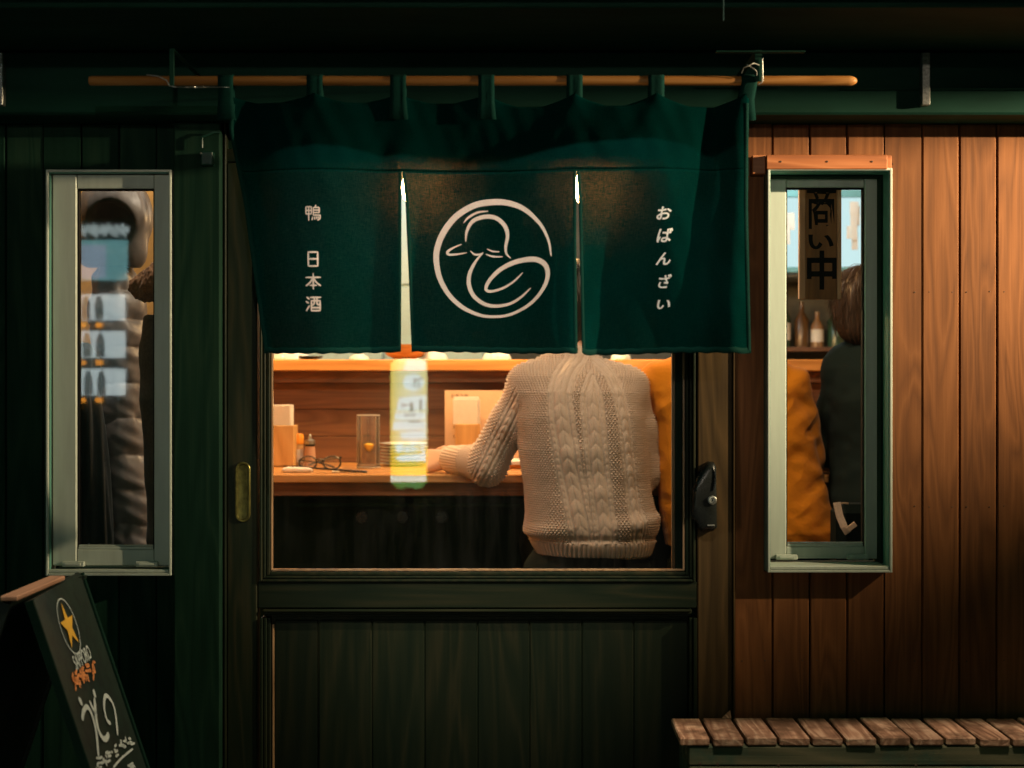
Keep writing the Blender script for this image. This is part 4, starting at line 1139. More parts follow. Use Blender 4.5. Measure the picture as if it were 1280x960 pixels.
# bag hanging on the right, with a pale strap
y = .62
bg = thing('shoulder_bag', 'black shoulder bag with a pale strap hanging beside the orange shirt', 'bag', (X(1075, y), y, Z(700, y)))
g = MB().box(X(1046, y + .03), X(1130, y + .03), y + .02, y + .12, Z(735, y), Z(632, y), .02).build('pouch', rough_mat('black_canvas', (.004, .007, .006), .9, scale=200, spec=.05), bg)
def band(pts, wd, th, name, mat, par):
    P = [Vector(p) for p in pts]; v, f = [], []
    for i, p in enumerate(P):
        a, b_ = P[max(i - 1, 0)], P[min(i + 1, len(P) - 1)]; t_ = (b_ - a).normalized(); n = Vector((0, 1, 0)); sd = t_.cross(n).normalized()
        for s1, s2 in ((-1, -1), (1, -1), (1, 1), (-1, 1)): v.append((p + sd * wd / 2 * s1 + n * th / 2 * s2)[:])
    for i in range(len(P) - 1):
        for k in range(4): f.append((i * 4 + k, i * 4 + (k + 1) % 4, i * 4 + 4 + (k + 1) % 4, i * 4 + 4 + k))
    f.append((0, 1, 2, 3)); f.append(tuple(len(v) - 4 + k for k in range(4)))
    return MB().add(v, f).build(name, mat, par)
M['strap'] = rough_mat('cream_webbing', (.72, .52, .40), .85, scale=300, bump=.3)
band([(X(1046, y), y, Z(628, y)), (X(1049, y), y - .005, Z(645, y)), (X(1054, y), y - .01, Z(658, y)), (X(1059, y), y - .01, Z(666, y))], .017, .002, 'strap', M['strap'], bg)
band([(X(1057, y), y - .014, Z(662, y)), (X(1068, y), y - .012, Z(654, y))], .012, .003, 'strap', M['strap'], bg)
band([(X(1046, y), y, Z(630, y)), (X(1056, y), y + .01, Z(629, y)), (X(1062, y), y + .012, Z(630, y))], .004, .002, 'strap', M['strap'], bg)
# ================================================================== bodies and cloth volumes as distance fields
def vnoise(P, scale, seed=0):
    """smooth value noise of points P (N,3)"""
    Q = P * np.asarray(scale, dtype=float) + seed * 13.37
    I = np.floor(Q).astype(np.int64); f = Q - I; f = f * f * (3 - 2 * f)
    def h(a, b_, c):
        n = (a * 73856093) ^ (b_ * 19349663) ^ (c * 83492791)
        n = (n ^ (n >> 13)) * 1274126177
        return ((n ^ (n >> 16)) & 0xffff) / 65535.0
    x, y, z = I[:, 0], I[:, 1], I[:, 2]
    def L_(a, b_, t): return a + (b_ - a) * t
    return L_(L_(L_(h(x, y, z), h(x + 1, y, z), f[:, 0]), L_(h(x, y + 1, z), h(x + 1, y + 1, z), f[:, 0]), f[:, 1]),
              L_(L_(h(x, y, z + 1), h(x + 1, y, z + 1), f[:, 0]), L_(h(x, y + 1, z + 1), h(x + 1, y + 1, z + 1), f[:, 0]), f[:, 1]), f[:, 2]) - .5

class Field:
    def __init__(s, lo, hi, h):
        s.lo = np.array(lo, float); s.h = h
        s.n = np.ceil((np.array(hi) - s.lo) / h).astype(int) + 1
        s.d = np.full(s.n, .08, np.float32)
    def region(s, lo, hi, pad=.05):
        a = np.clip(np.floor((np.array(lo) - pad - s.lo) / s.h).astype(int), 0, s.n - 1)
        b_ = np.clip(np.ceil((np.array(hi) + pad - s.lo) / s.h).astype(int) + 1, 1, s.n)
        ax = [s.lo[i] + s.h * np.arange(a[i], b_[i]) for i in range(3)]
        return tuple(slice(a[i], b_[i]) for i in range(3)), ax[0][:, None, None], ax[1][None, :, None], ax[2][None, None, :]
    def put(s, sl, d, k):
        o = s.d[sl]
        if k <= 0: s.d[sl] = np.minimum(o, d); return
        hh = np.maximum(k - np.abs(o - d), 0) / k
        s.d[sl] = np.minimum(o, d) - hh * hh * k * .25
    def cut(s, sl, d, k=.004):
        o = s.d[sl]; d = -d
        hh = np.maximum(k - np.abs(o - d), 0) / k
        s.d[sl] = np.maximum(o, d) + hh * hh * k * .25
    def cone(s, a, b_, ra, rb, k=.02, sub=False):
        """capsule from a to b with radii ra, rb"""
        a = np.array(a, float); b_ = np.array(b_, float); r = max(ra, rb)
        sl, x, y, z = s.region(np.minimum(a, b_) - r, np.maximum(a, b_) + r)
        ba = b_ - a; L2 = (ba ** 2).sum() + 1e-12
        t = np.clip(((x - a[0]) * ba[0] + (y - a[1]) * ba[1] + (z - a[2]) * ba[2]) / L2, 0, 1)
        d = np.sqrt((x - a[0] - t * ba[0]) ** 2 + (y - a[1] - t * ba[1]) ** 2 + (z - a[2] - t * ba[2]) ** 2) - (ra + (rb - ra) * t)
        (s.cut if sub else s.put)(sl, d.astype(np.float32), k)
    def chain(s, pts, rs, k=.02):
        for i in range(len(pts) - 1): s.cone(pts[i], pts[i + 1], rs[i], rs[i + 1], k)
    def ell(s, c, r, k=.02, rot=None, sub=False):
        c = np.array(c, float); r = np.array(r, float); m_ = r.max()
        sl, x, y, z = s.region(c - m_, c + m_)
        X_, Y_, Z_ = x - c[0], y - c[1], z - c[2]
        if rot is not None:
            Rm = np.array(rot)
            X_, Y_, Z_ = (Rm[0, 0] * X_ + Rm[1, 0] * Y_ + Rm[2, 0] * Z_, Rm[0, 1] * X_ + Rm[1, 1] * Y_ + Rm[2, 1] * Z_, Rm[0, 2] * X_ + Rm[1, 2] * Y_ + Rm[2, 2] * Z_)
        q = np.sqrt((X_ / r[0]) ** 2 + (Y_ / r[1]) ** 2 + (Z_ / r[2]) ** 2)
        g = np.sqrt((X_ / r[0] ** 2) ** 2 + (Y_ / r[1] ** 2) ** 2 + (Z_ / r[2] ** 2) ** 2) + 1e-9
        d = q * (q - 1) / g
        (s.cut if sub else s.put)(sl, np.clip(d, -.1, .1).astype(np.float32), k)
    def loft(s, zs, xl, xr, yf, yb, k=.03, p=2.4, x0=0, y0=0):
        """body given by left/right and near/far outline at heights zs (ascending)"""
        zs = np.array(zs); lo = (min(xl) + x0, min(yf) + y0, zs[0]); hi = (max(xr) + x0, max(yb) + y0, zs[-1])
        sl, x, y, z = s.region(lo, hi)
        zz = np.clip(z, zs[0], zs[-1])
        A = np.interp(zz, zs, xl) + x0; B = np.interp(zz, zs, xr) + x0; C_ = np.interp(zz, zs, yf) + y0; E_ = np.interp(zz, zs, yb) + y0
        a = (B - A) / 2; b2 = (E_ - C_) / 2
        q = (np.abs((x - (A + B) / 2) / a) ** p + np.abs((y - (C_ + E_) / 2) / b2) ** p) ** (1 / p)
        d = (q - 1) * np.minimum(a, b2)
        dz = np.maximum(zs[0] - z, z - zs[-1])
        d = np.where(dz > 0, np.sqrt(np.maximum(d, 0) ** 2 + dz ** 2) + np.minimum(d, 0) * 0, np.maximum(d, dz) if False else np.where(d > dz, d, dz))
        s.put(sl, np.clip(d, -.1, .1).astype(np.float32), k)
    def points(s, iso=0.0):
        g = vdb.FloatGrid(.08)
        g.copyFromArray(np.ascontiguousarray(s.d))
        V, Q = g.convertToQuads(isovalue=iso)
        return V.astype(float) * s.h + s.lo, Q

def normals(V, Q):
    n = np.cross(V[Q[:, 2]] - V[Q[:, 0]], V[Q[:, 3]] - V[Q[:, 1]])
    N = np.zeros_like(V)
    for k in range(4): np.add.at(N, Q[:, k], n)
    return N / (np.linalg.norm(N, axis=1, keepdims=True) + 1e-12)
def relax(V, Q, it=3):
    E_ = np.vstack([Q[:, [0, 1]], Q[:, [1, 2]], Q[:, [2, 3]], Q[:, [3, 0]]])
    cnt_ = np.bincount(E_[:, 0], minlength=len(V)) + np.bincount(E_[:, 1], minlength=len(V))
    for _ in range(it):
        A = np.stack([np.bincount(E_[:, 0], V[E_[:, 1], c], len(V)) + np.bincount(E_[:, 1], V[E_[:, 0], c], len(V)) for c in range(3)], 1)
        V = V * .5 + .5 * A / np.maximum(cnt_, 1)[:, None]
    return V
def subdivide(V, Q):
    E_ = np.sort(np.stack([Q, np.roll(Q, -1, 1)], 2).reshape(-1, 2), 1)
    k = E_[:, 0].astype(np.int64) * len(V) + E_[:, 1]
    _, first, inv = np.unique(k, return_index=True, return_inverse=True)
    mid = (V[E_[first, 0]] + V[E_[first, 1]]) / 2
    inv = inv.reshape(len(Q), 4); c = len(V) + len(mid) + np.arange(len(Q))
    m_ = inv + len(V)
    Vn = np.vstack([V, mid, V[Q].mean(1)])
    Qn = np.vstack([np.stack([Q[:, i], m_[:, i], c, m_[:, (i + 3) % 4]], 1) for i in range(4)])
    return Vn, Qn
def quad_mesh(name, V, Q, origin):
    V = V - np.array(origin)
    n = np.cross(V[Q[:, 2]] - V[Q[:, 0]], V[Q[:, 3]] - V[Q[:, 1]]); c = V[Q].mean(1)
    vol = (n * c).sum()
    if vol < 0: Q = Q[:, ::-1]
    me = bpy.data.meshes.new(name)
    me.vertices.add(len(V)); me.vertices.foreach_set('co', V.astype(np.float32).ravel())
    me.loops.add(len(Q) * 4); me.loops.foreach_set('vertex_index', Q.astype(np.int32).ravel())
    me.polygons.add(len(Q)); me.polygons.foreach_set('loop_start', np.arange(0, len(Q) * 4, 4, dtype=np.int32))
    try: me.polygons.foreach_set('loop_total', np.full(len(Q), 4, np.int32))
    except Exception: pass
    me.update(calc_edges=True); me.shade_smooth()
    return me
def field_obj(name, F_, mat, parent, disp=None, it=3, origin=None):
    V, Q = F_.points()
    V = relax(V, Q, it)
    N = normals(V, Q)
    n = np.cross(V[Q[:, 2]] - V[Q[:, 0]], V[Q[:, 3]] - V[Q[:, 1]])
    if (n * V[Q].mean(1)).sum() - 0 < 0: N = -N
    # orient by the field itself: outward = growing distance
    if disp is not None: V = V + N * disp(V, N)[:, None]
    og = origin if origin is not None else V.mean(0)
    me = quad_mesh(name, V, Q, og)
    o = link(name, me, mat, parent, loc=tuple(og))
    return o
def outward(F_, V, N):
    g = F_
    idx = np.clip(np.round((V + N * F_.h * 2 - F_.lo) / F_.h).astype(int), 0, F_.n - 1)
    return F_.d[idx[:, 0], idx[:, 1], idx[:, 2]] > 0

M['skin'] = None
m, nt, b = principled('skin', (.62, .36, .25), .5)
b.inputs['Subsurface Weight'].default_value = .12; b.inputs['Subsurface Radius'].default_value = (.01, .004, .002)
nz = nd(nt, 'ShaderNodeTexNoise', i_Scale=90.0, i_Detail=4.0); bp = nd(nt, 'ShaderNodeBump', i_Strength=.15, i_Distance=.001)
nt.links.new(nz.outputs['Fac'], bp.inputs['Height']); nt.links.new(bp.outputs[0], b.inputs['Normal'])
M['skin'] = m
def fabric(name, c, scale=500, var=.12, rough=.9, bump=.3, sheen=.15):
    m = rough_mat(name, c, rough, scale=scale, var=var, bump=bump, spec=.15, dist=.0005)
    m.node_tree.nodes['Principled BSDF'].inputs['Sheen Weight'].default_value = sheen
    return m
M['sweater'] = fabric('beige_wool', (.58, .44, .345), 420, .14, bump=.5, sheen=.4)
M['mustard'] = fabric('mustard_cotton', (.62, .20, .008), 600, .08, sheen=.1)
M['dark_cloth'] = fabric('dark_green_grey_cloth', (.010, .017, .014), 300, sheen=0)
M['trousers'] = fabric('black_trousers', (.008, .014, .012), 400, sheen=0)
M['shoe'] = rough_mat('black_leather', (.015, .015, .015), .4)
M['hair_dark'] = rough_mat('black_hair', (.018, .013, .010), .45, scale=300, stretch=(1, 1, .05), bump=.4)
M['hair_brown'] = rough_mat('brown_hair', (.060, .032, .018), .5, scale=260, stretch=(1, 1, .05), var=.5, bump=.5)

def rotm(ax, ang):
    return np.array(Matrix.Rotation(ang, 3, ax))

def hand(F_, wrist, fwd, up, size=1.0, curl=.9, side=1):
    """palm, four unequal bent fingers and a thumb. fwd: wrist to knuckles, up: back of the hand, side: +1 thumb towards fwd x up"""
    fwd = Vector(fwd).normalized(); up = Vector(up); up = (up - fwd * up.dot(fwd)).normalized(); sd = fwd.cross(up) * side
    W = Vector(wrist); s = size
    for k in range(4):
        o = (k - 1.5) * .0195 * s
        base = W + fwd * .016 * s - sd * o * .55
        kn = W + fwd * (.088 - .004 * abs(k - 1.2)) * s - sd * o
        F_.cone(base, kn, .0145 * s, .0115 * s, .012)
    for k, ln in enumerate((.92, 1.0, .95, .76)):
        o = (k - 1.5) * .0200 * s
        p = W + fwd * (.090 - .004 * abs(k - 1.2)) * s - sd * o
        d_ = fwd.copy(); a = 0
        for j, (l_, r0, r1) in enumerate(((.040, .0098, .0090), (.026, .0088, .0080), (.021, .0080, .0066))):
            a += curl * (.55, 1.0, .7)[j] * (1 + .08 * (k - 1.5))
            dd = fwd * math.cos(a) - up * math.sin(a) - sd * (k - 1.5) * .03
            q = p + dd.normalized() * l_ * ln * s
            F_.cone(p, q, r0 * s, r1 * s, .0025)
            p = q
    p = W + fwd * .026 * s + sd * .026 * s - up * .004 * s
    for l_, r0, r1, (a, b_, c) in ((.034, .0135, .0105, (.75, .75, -.35)), (.028, .0100, .0092, (.95, .25, -.55)), (.024, .0090, .0070, (.85, -.15, -.7))):
        dd = (fwd * a + sd * b_ + up * c).normalized(); q = p + dd * l_ * s
        F_.cone(p, q, r0 * s, r1 * s, .004); p = q

def head(F_, c, yaw=0.0, s=1.0):
    """head whose face looks along +y turned by yaw; c = centre of the skull"""
    Rm = rotm('Z', yaw); P = lambda x, y, z: np.array(c) + Rm @ np.array((x, y, z)) * s
    F_.ell(P(0, -.012, .022), np.array((.076, .094, .085)) * s, .02, Rm)
    F_.ell(P(0, .030, -.038), np.array((.058, .062, .078)) * s, .03, Rm)
    F_.ell(P(0, .058, -.090), np.array((.026, .024, .022)) * s, .02, Rm)
    F_.cone(P(0, .086, .012), P(0, .112, -.026), .008 * s, .013 * s, .012)
    for q in (-1, 1):
        F_.ell(P(q * .032, .074, .010), np.array((.016, .014, .011)) * s, .006, Rm)
        F_.ell(P(q * .032, .100, .010), np.array((.017, .014, .010)) * s, .006, Rm, sub=True)
        F_.ell(P(q * .032, .082, .010), np.array((.0125, .0115, .0125)) * s, .002, Rm)
        F_.ell(P(q * .078, -.004, -.008), np.array((.010, .020, .032)) * s, .006, Rm)
        F_.ell(P(q * .088, .002, -.006), np.array((.006, .011, .018)) * s, .003, Rm, sub=True)
        F_.cone(P(q * .018, .092, .030), P(q * .050, .078, .030), .006 * s, .005 * s, .010)
    F_.cone(P(-.022, .090, -.060), P(.022, .090, -.060), .007 * s, .007 * s, .004)
    F_.cone(P(-.018, .090, -.071), P(.018, .090, -.071), .0075 * s, .0075 * s, .004)

def seated(name, label, group, base, torso, shoulders, arms, headc, yaw, mats, knees, hem_z, hairfn, garment='sweater', disp=None, voxel=.0032, seat_z=.66, arm_r=(.052, .050, .052, .044, .036), g_off=0.0, fine=False):
    x0, y0 = base
    t = thing(name, label, 'person', (x0, y0, .12), group)
    # skin: one continuous body
    lo = (min(x0 - .34, min(p[0] for a in arms for p in a[:4]) - .08), y0 - .22, .12); hi = (max(x0 + .34, max(p[0] for a in arms for p in a[:4]) + .08), max(y0 + .75, max(p[1] for a in arms for p in a[:4]) + .18), headc[2] + .16)
    Fb = Field(lo, hi, .0045)
    zs, xl, xr, yf, yb = torso
    sh = .016
    Fb.loft(zs, [v + sh for v in xl], [v - sh for v in xr], [v + sh for v in yf], [v - sh for v in yb], .02)
    nb_ = (headc[0], headc[1] - .012, headc[2] - .055); nt_ = ((xl[-1] + xr[-1]) / 2, (yf[-1] + yb[-1]) / 2, zs[-1] - .02)
    Fb.cone(nt_, nb_, .060, .050, .03)
    head(Fb, headc, yaw)
    for a in arms:
        pts, ps = a[:4], a
        Fb.chain(list(pts), [.046, .040, .034, .025], .02)
    for i, a in enumerate(arms):
        d_ = Vector(a[3]) - Vector(a[2])
        hand(Fb, a[3], a[4] if len(a) > 4 else d_, a[5] if len(a) > 5 else (0, 0, 1), 1.0, a[6] if len(a) > 6 else .8, 1 if i == 0 else -1)
    for kx, ky, fx in knees:
        hp_ = (x0 + (kx - x0) * .55, y0 + .09, seat_z + .085)
        kn = (kx, ky, seat_z + .075); an = (fx, ky + .03, .24); toe = (fx, ky + .19, .165)
        Fb.chain([hp_, kn], [.062, .052], .03); Fb.chain([kn, an], [.055, .036], .02); Fb.chain([an, toe], [.036, .024], .02)
    body = field_obj('body', Fb, mats['skin'], t)
    # trousers
    Ft = Field((lo[0], y0 - .2, .2), (hi[0], hi[1], seat_z + .30), .006)
    Ft.ell((x0, y0 + .03, seat_z + .035), (.175, .115, .085), .03)
    for kx, ky, fx in knees:
        Ft.chain([(x0 + (kx - x0) * .55, y0 + .07, seat_z + .072), (kx, ky, seat_z + .078)], [.082, .074], .03); Ft.chain([(kx, ky, seat_z + .075), (fx, ky + .03, .29)], [.076, .058], .02)
    field_obj('trousers', Ft, mats['trousers'], t)
    for kx, ky, fx in knees:
        Fs = Field((fx - .07, ky - .07, .12), (fx + .07, ky + .30, .32), .005)
        Fs.chain([(fx, ky + .03, .24), (fx, ky + .02, .17)], [.05, .047], .02); Fs.chain([(fx, ky + .03, .165), (fx, ky + .20, .160)], [.047, .040], .02)
        field_obj('shoe', Fs, mats['shoe'], t)
    # upper garment
    lo2 = (lo[0], y0 - .24, zs[0] - .03); hi2 = (hi[0], hi[1], zs[-1] + .05)
    Fg = Field(lo2, hi2, voxel)
    Fg.loft(zs, xl, xr, yf, yb, .03)
    for pts in shoulders: Fg.chain(pts[0], pts[1], .05)
    for a in arms: Fg.chain(list(a[:4]), list(arm_r[:3]) + [arm_r[4]], .022)
    # open the neck and the cuffs
    V, Q = Fg.points(); V = relax(V, Q, 3); N = normals(V, Q)
    flip = outward(Fg, V, N).mean() < .5
    if flip: N = -N
    if fine:
        V, Q = subdivide(V, Q); V = relax(V, Q, 1); N = normals(V, Q) * (-1 if flip else 1)
    if disp is not None: V = V + N * disp(V, N)[:, None]
    og = (x0, y0, zs[0]); g = link(garment, quad_mesh(garment, V, Q, og), mats['top'], t, loc=og)
    # hair
    hairfn(t, headc, yaw, mats['hair'])
    return t

def hair_cap(long=0.0, fringe=False, vol=1.0):
    def fn(t, c, yaw, mat):
        Rm = rotm('Z', yaw); P = lambda x, y, z: np.array(c) + Rm @ np.array((x, y, z))
        Fh = Field((c[0] - .14, c[1] - .15, c[2] - .16 - long), (c[0] + .14, c[1] + .14, c[2] + .14), .0032)
        Fh.ell(P(0, -.018, .030), np.array((.089 * vol, .105 * vol, .092 * vol)), .02, Rm)
        Fh.ell(P(0, -.045, -.030 - long * .4), np.array((.082 * vol, .066, .075 + long * .5)), .03, Rm)
        for q in (-1, 1): Fh.ell(P(q * .066, -.006, -.005), np.array((.026, .05, .065)), .02, Rm)
        # leave the face free
        Fh.ell(P(0, .125, -.055), np.array((.085, .085, .125)), .02, Rm, sub=True)
        def dsp(V, N):
            q = V - np.array(c); az = np.arctan2(q[:, 0], -q[:, 1] + .02)
            lock_ = vnoise(np.stack([az * 9, q[:, 2] * 9 + az * 2, az * 0], 1), (1, 1, 1), 3)
            fine = vnoise(np.stack([az * 46 + 3 * lock_, q[:, 2] * 12, az * 0], 1), (1, 1, 1), 5)
            return .014 * lock_ + .007 * fine
        V, Q = Fh.points(); V = relax(V, Q, 2); N = normals(V, Q)
        if outward(Fh, V, N).mean() < .5: N = -N
        V = V + N * dsp(V, N)[:, None]
        ho = link('hair', quad_mesh('hair', V, Q, c), mat, t, loc=tuple(c))
        # loose strands over the cap
        r_ = random.Random(int(abs(c[0]) * 1000)); sm_ = MB()
        ok = np.where((N[:, 2] > -.2))[0]
        for k in range(520):
            i = ok[r_.randrange(len(ok))]; p = Vector(V[i]); n_ = Vector(N[i])
            pts = []; ln = r_.uniform(.035, .085)
            dn = (Vector((r_.uniform(-.25, .25), r_.uniform(-.2, .2), -1)))
            for q in range(5):
                d_ = dn - n_ * dn.dot(n_); d_ = d_.normalized() if d_.length > 1e-4 else Vector((0, 0, -1))
                pts.append(p + n_ * (.002 + .003 * q * r_.random()))
                p = p + d_ * ln / 5
                qv = p - Vector(c); n_ = (n_ * .6 + qv.normalized() * .4).normalized()
            sm_.tube(pts, [.0011, .0011, .0010, .0008, .0003], 3, cap=False)
        sm_.build('hair_strand', mat, t, smooth=True)['kind'] = 'stuff'
    return fn

def stool(x, y, z, label):
    t = thing('stool', label, 'stool', (x, y, .12), 'bar stools at the counter')
    MB().lathe([(0, z - .045), (.15, z - .045), (.165, z - .035), (.168, z - .012), (.15, z), (0, z)], (x, y, 0), 32).build('seat', M['shoe'], t, smooth=True)
    for sx in (-1, 1):
        for sy in (-1, 1): MB().tube([(x + sx * .10, y + sy * .10, z - .045), (x + sx * .17, y + sy * .17, .12)], .012, 8).build('leg', M['backboard'], t, smooth=True)
    MB().tube([(x + .155 * math.cos(a), y + .155 * math.sin(a), .33) for a in [math.pi / 4 + k * math.pi / 2 for k in range(4)]], .008, 6, close=True).build('footrest', M['steel'], t)

# ---- knitted relief -------------------------------------------------------
def knit_moss(u, v, p=.0092, q=.0060):
    r_ = np.floor(v / q)
    a = u / p + .5 * (r_ % 2)
    return (np.abs(np.sin(np.pi * a)) ** 1.3) * (np.abs(np.sin(np.pi * v / q)) ** 1.0)
def cable(u, v, w, per, V_shape=True):
    """u across (-w..w), v along: two plaited strands, V shaped stitches"""
    k = np.clip(1 - (u / w) ** 2, 0, 1)
    ph = (v + np.abs(u) * 1.1) / per
    st = np.abs(np.sin(np.pi * ph)) ** .7
    mid = np.clip(np.abs(u) / (w * .16), 0, 1)
    return np.sqrt(k) * (.45 + .55 * st) * (.45 + .55 * mid)
cables = [((693, 448), (727, 665), 12, .036), ((738, 452), (757, 668), 11, .036), ((779, 462), (800, 665), 8, .030)]
YP = 1.04
def sweater_disp(armax):
    A0, A1, A2, A3 = [np.array(p) for p in armax]
    def f(V, N):
        x, y_, z = V[:, 0], V[:, 1], V[:, 2]
        # unroll: arc length across the back approximated from x with depth
        cx = .215; u = x + (y_ - YP) * np.sign(x - cx) * .6 * (y_ > YP)
        px = 640 + u * S(YP); py = 480 + (ZC - z) * S(YP)
        out = np.zeros(len(V))
        s_ = S(YP)
        base = .0058 * knit_moss(u, z + .02 * (u - cx))
        m_all = np.zeros(len(V))
        rel = base.copy()
        for (a, b_, w_, per) in cables:
            t = (py - a[1]) / (b_[1] - a[1]); c = a[0] + (b_[0] - a[0]) * t
            bend = 3.0 * np.sin(np.clip(t, 0, 1) * np.pi)
            du = (px - c + bend) / s_; w = w_ / s_
            for off, ww, pp, amp in ((0, w * .64, per, .0050), (-w * 1.10, w * .24, per * .5, .0028), (w * 1.10, w * .24, per * .5, .0028)):
                q = du - off
                m_ = np.abs(q) < ww
                rel = np.where(m_, amp * cable(q, z, ww, pp), rel)
                edge = (np.abs(q) >= ww) & (np.abs(q) < ww * 1.25 + .0015)
                rel = np.where(edge, -.0016, rel)
        # arm: stitches follow the upper arm
        ax = A1 - A0; L = np.linalg.norm(ax); ax /= L
        d_ = V - A0; tl_ = d_ @ ax
        rad = np.linalg.norm(d_ - tl_[:, None] * ax, axis=1)
        ax2 = A2 - A1; L2 = np.linalg.norm(ax2); ax2 /= L2; d2 = V - A1; t2 = d2 @ ax2; rad2 = np.linalg.norm(d2 - t2[:, None] * ax2, axis=1)
        on_u = (rad < .064) & (tl_ > .015) & (x < A0[0] + .012) & (tl_ < L + .05) & (y_ < 1.45)
        on_f = (rad2 < .060) & (t2 > .01) & ~(tl_ < L - .02) & (x < .03)
        side = np.cross(ax, (0, 1, 0)); side /= np.linalg.norm(side)
        au = d_ @ side
        ra = .0054 * knit_moss(au, tl_)
        for off, ww, amp, pp in ((-.003, .010, .0058, .024), (-.021, .0045, .0035, .015), (.015, .0045, .0035, .015)):
            q = au - off
            ra = np.where(np.abs(q) < ww, amp * cable(q, -tl_, ww, pp), ra)
            ra = np.where((np.abs(q) >= ww) & (np.abs(q) < ww + .0022), -.0016, ra)
        rel = np.where(on_u, ra, rel)
        s2 = np.cross(ax2, (0, 0, 1)); s2 /= np.linalg.norm(s2); bu = d2 @ np.cross(ax2, s2)
        cuff = t2 > L2 * .52
        rf = np.where(cuff, .0022 * np.abs(np.sin(bu * np.pi / .0075)), .0028 * knit_moss(bu, t2))
        rel = np.where(on_f, rf, rel)
        # ribbed hem and collar
        hemz = .778
        rib = .0030 * np.abs(np.sin((u - .01) * np.pi / .0125)) ** .8
        rel = np.where(z < hemz, rib - .001, rel)
        rel = np.where((z > 1.278) & (np.abs(x - .16) < .12), .0022 * np.abs(np.sin(u * np.pi / .008)), rel)
        # soft drape and pull folds
        big = .010 * vnoise(V, (7, 7, 9), 1) + .006 * vnoise(V, (14, 14, 20), 2)
        fold = .005 * np.exp(-((z - .82 - .10 * (x - .2)) / .018) ** 2) * (1 + np.sin(x * 22)) - .006 * np.exp(-((z - .788) / .010) ** 2)
        return rel + big + fold
    return f
def px_torso(rows, y, dep, tz=0.0):
    """rows: (py, left px, right px, near y offset, far y offset)"""
    rows = sorted(rows, key=lambda r: -r[0])
    zs = [Z(r[0], y) for r in rows]
    return (zs, [X(r[1], y) for r in rows], [X(r[2], y) for r in rows], [r[3] for r in rows], [r[4] for r in rows])

# the person in the cable-knit sweater
y = 1.13
tor = px_torso([(693, 672, 812, 1.035, 1.24), (676, 662, 818, 1.02, 1.255), (655, 656, 820, 1.015, 1.26), (640, 657, 817, 1.02, 1.26), (600, 656, 812, 1.03, 1.26), (560, 650, 808, 1.025, 1.26),
                (520, 646, 806, 1.03, 1.27), (490, 645, 800, 1.045, 1.28), (470, 652, 788, 1.075, 1.28), (458, 665, 768, 1.11, 1.28), (448, 685, 745, 1.15, 1.28), (436, 694, 736, 1.17, 1.28)], y, .2)
shl = (X(662, y), 1.155, Z(478, y)); elb = (X(609, 1.2), 1.20, Z(581, 1.2)); wr_ = (X(572, 1.36), 1.36, Z(573, 1.36)); 
handL = (X(567, 1.36), 1.36, Z(574, 1.36))
shr = (X(784, y), 1.165, Z(484, y)); elr = (X(801, 1.18), 1.19, Z(590, 1.18)); wrr = (X(785, 1.42), 1.40, .985)
arms = [(shl, (shl[0] * .5 + elb[0] * .5 + .004, 1.175, (shl[2] + elb[2]) / 2 + .006), elb, handL, (-.80, .36, -.08), (0, -.8, .55), .95),
        (shr, ((shr[0] + elr[0]) / 2 + .008, 1.18, (shr[2] + elr[2]) / 2), elr, wrr, (-.3, .9, .0), (0, 0, 1), .6)]
sd = sweater_disp((shl, elb, handL, handL))
seated('person', 'seated person in a beige cable-knit sweater seen from behind through the door glass', 'guests at the counter', (.205, 1.14), tor,
       [([(X(706, y), 1.20, Z(462, y)), shl], [.045, .050]), ([(X(728, y), 1.20, Z(462, y)), shr], [.045, .050])],
       arms, (X(716, 1.24), 1.26, 1.425), R(8), dict(skin=M['skin'], trousers=M['trousers'], shoe=M['shoe'], top=M['sweater'], hair=M['hair_dark']),
       [(.10, 1.50, .12), (.33, 1.50, .32)], .734, hair_cap(0.02), 'sweater', sd, .0028, fine=True, arm_r=(.050, .049, .054, .044, .037))
stool(.205, 1.15, .665, 'round black stool under the person in the beige sweater')

# the person in the mustard shirt
y = 1.22
def shirt_disp(V, N):
    w1 = vnoise(np.stack([V[:, 0] * 9 + V[:, 2] * 9, V[:, 1] * 6, V[:, 2] * 26 - V[:, 0] * 16], 1), (1, 1, 1), 11)
    w2 = vnoise(np.stack([V[:, 0] * 26 - V[:, 2] * 6, V[:, 1] * 10, V[:, 2] * 40 + V[:, 0] * 22], 1), (1, 1, 1), 12)
    w3 = vnoise(V, (6, 6, 6), 13)
    w4 = np.sin(V[:, 0] * 38 + V[:, 2] * 26 + 5 * w3) * .5
    return .010 * w1 + .006 * w2 + .014 * w3 + .004 * w4 - .010 * np.abs(vnoise(np.stack([V[:, 0] * 7 + V[:, 2] * 12, V[:, 1] * 5, V[:, 2] * 20 - V[:, 0] * 18], 1), (1, 1, 1), 17)) + .0012 * vnoise(V, (300, 300, 300), 4)
tor = px_torso([(680, 830, 1036, 1.06, 1.33), (660, 826, 1040, 1.05, 1.34), (630, 822, 1032, 1.06, 1.34), (600, 820, 1024, 1.08, 1.34), (560, 815, 1018, 1.09, 1.35), (520, 812, 1012, 1.10, 1.36), (490, 812, 1004, 1.12, 1.37),
                (465, 826, 990, 1.15, 1.38), (450, 845, 975, 1.18, 1.38), (436, 880, 945, 1.22, 1.38), (424, 893, 930, 1.25, 1.38)], y, .2)
shl = (X(826, 1.25), 1.25, Z(478, 1.25)); elb = (X(817, 1.33), 1.34, Z(556, 1.33)); wl = (X(850, 1.5), 1.50, .985)
shr = (X(988, 1.24), 1.24, Z(486, 1.24)); elr = (X(1004, 1.27), 1.27, Z(568, 1.27)); wr2 = (X(985, 1.5), 1.5, .985)
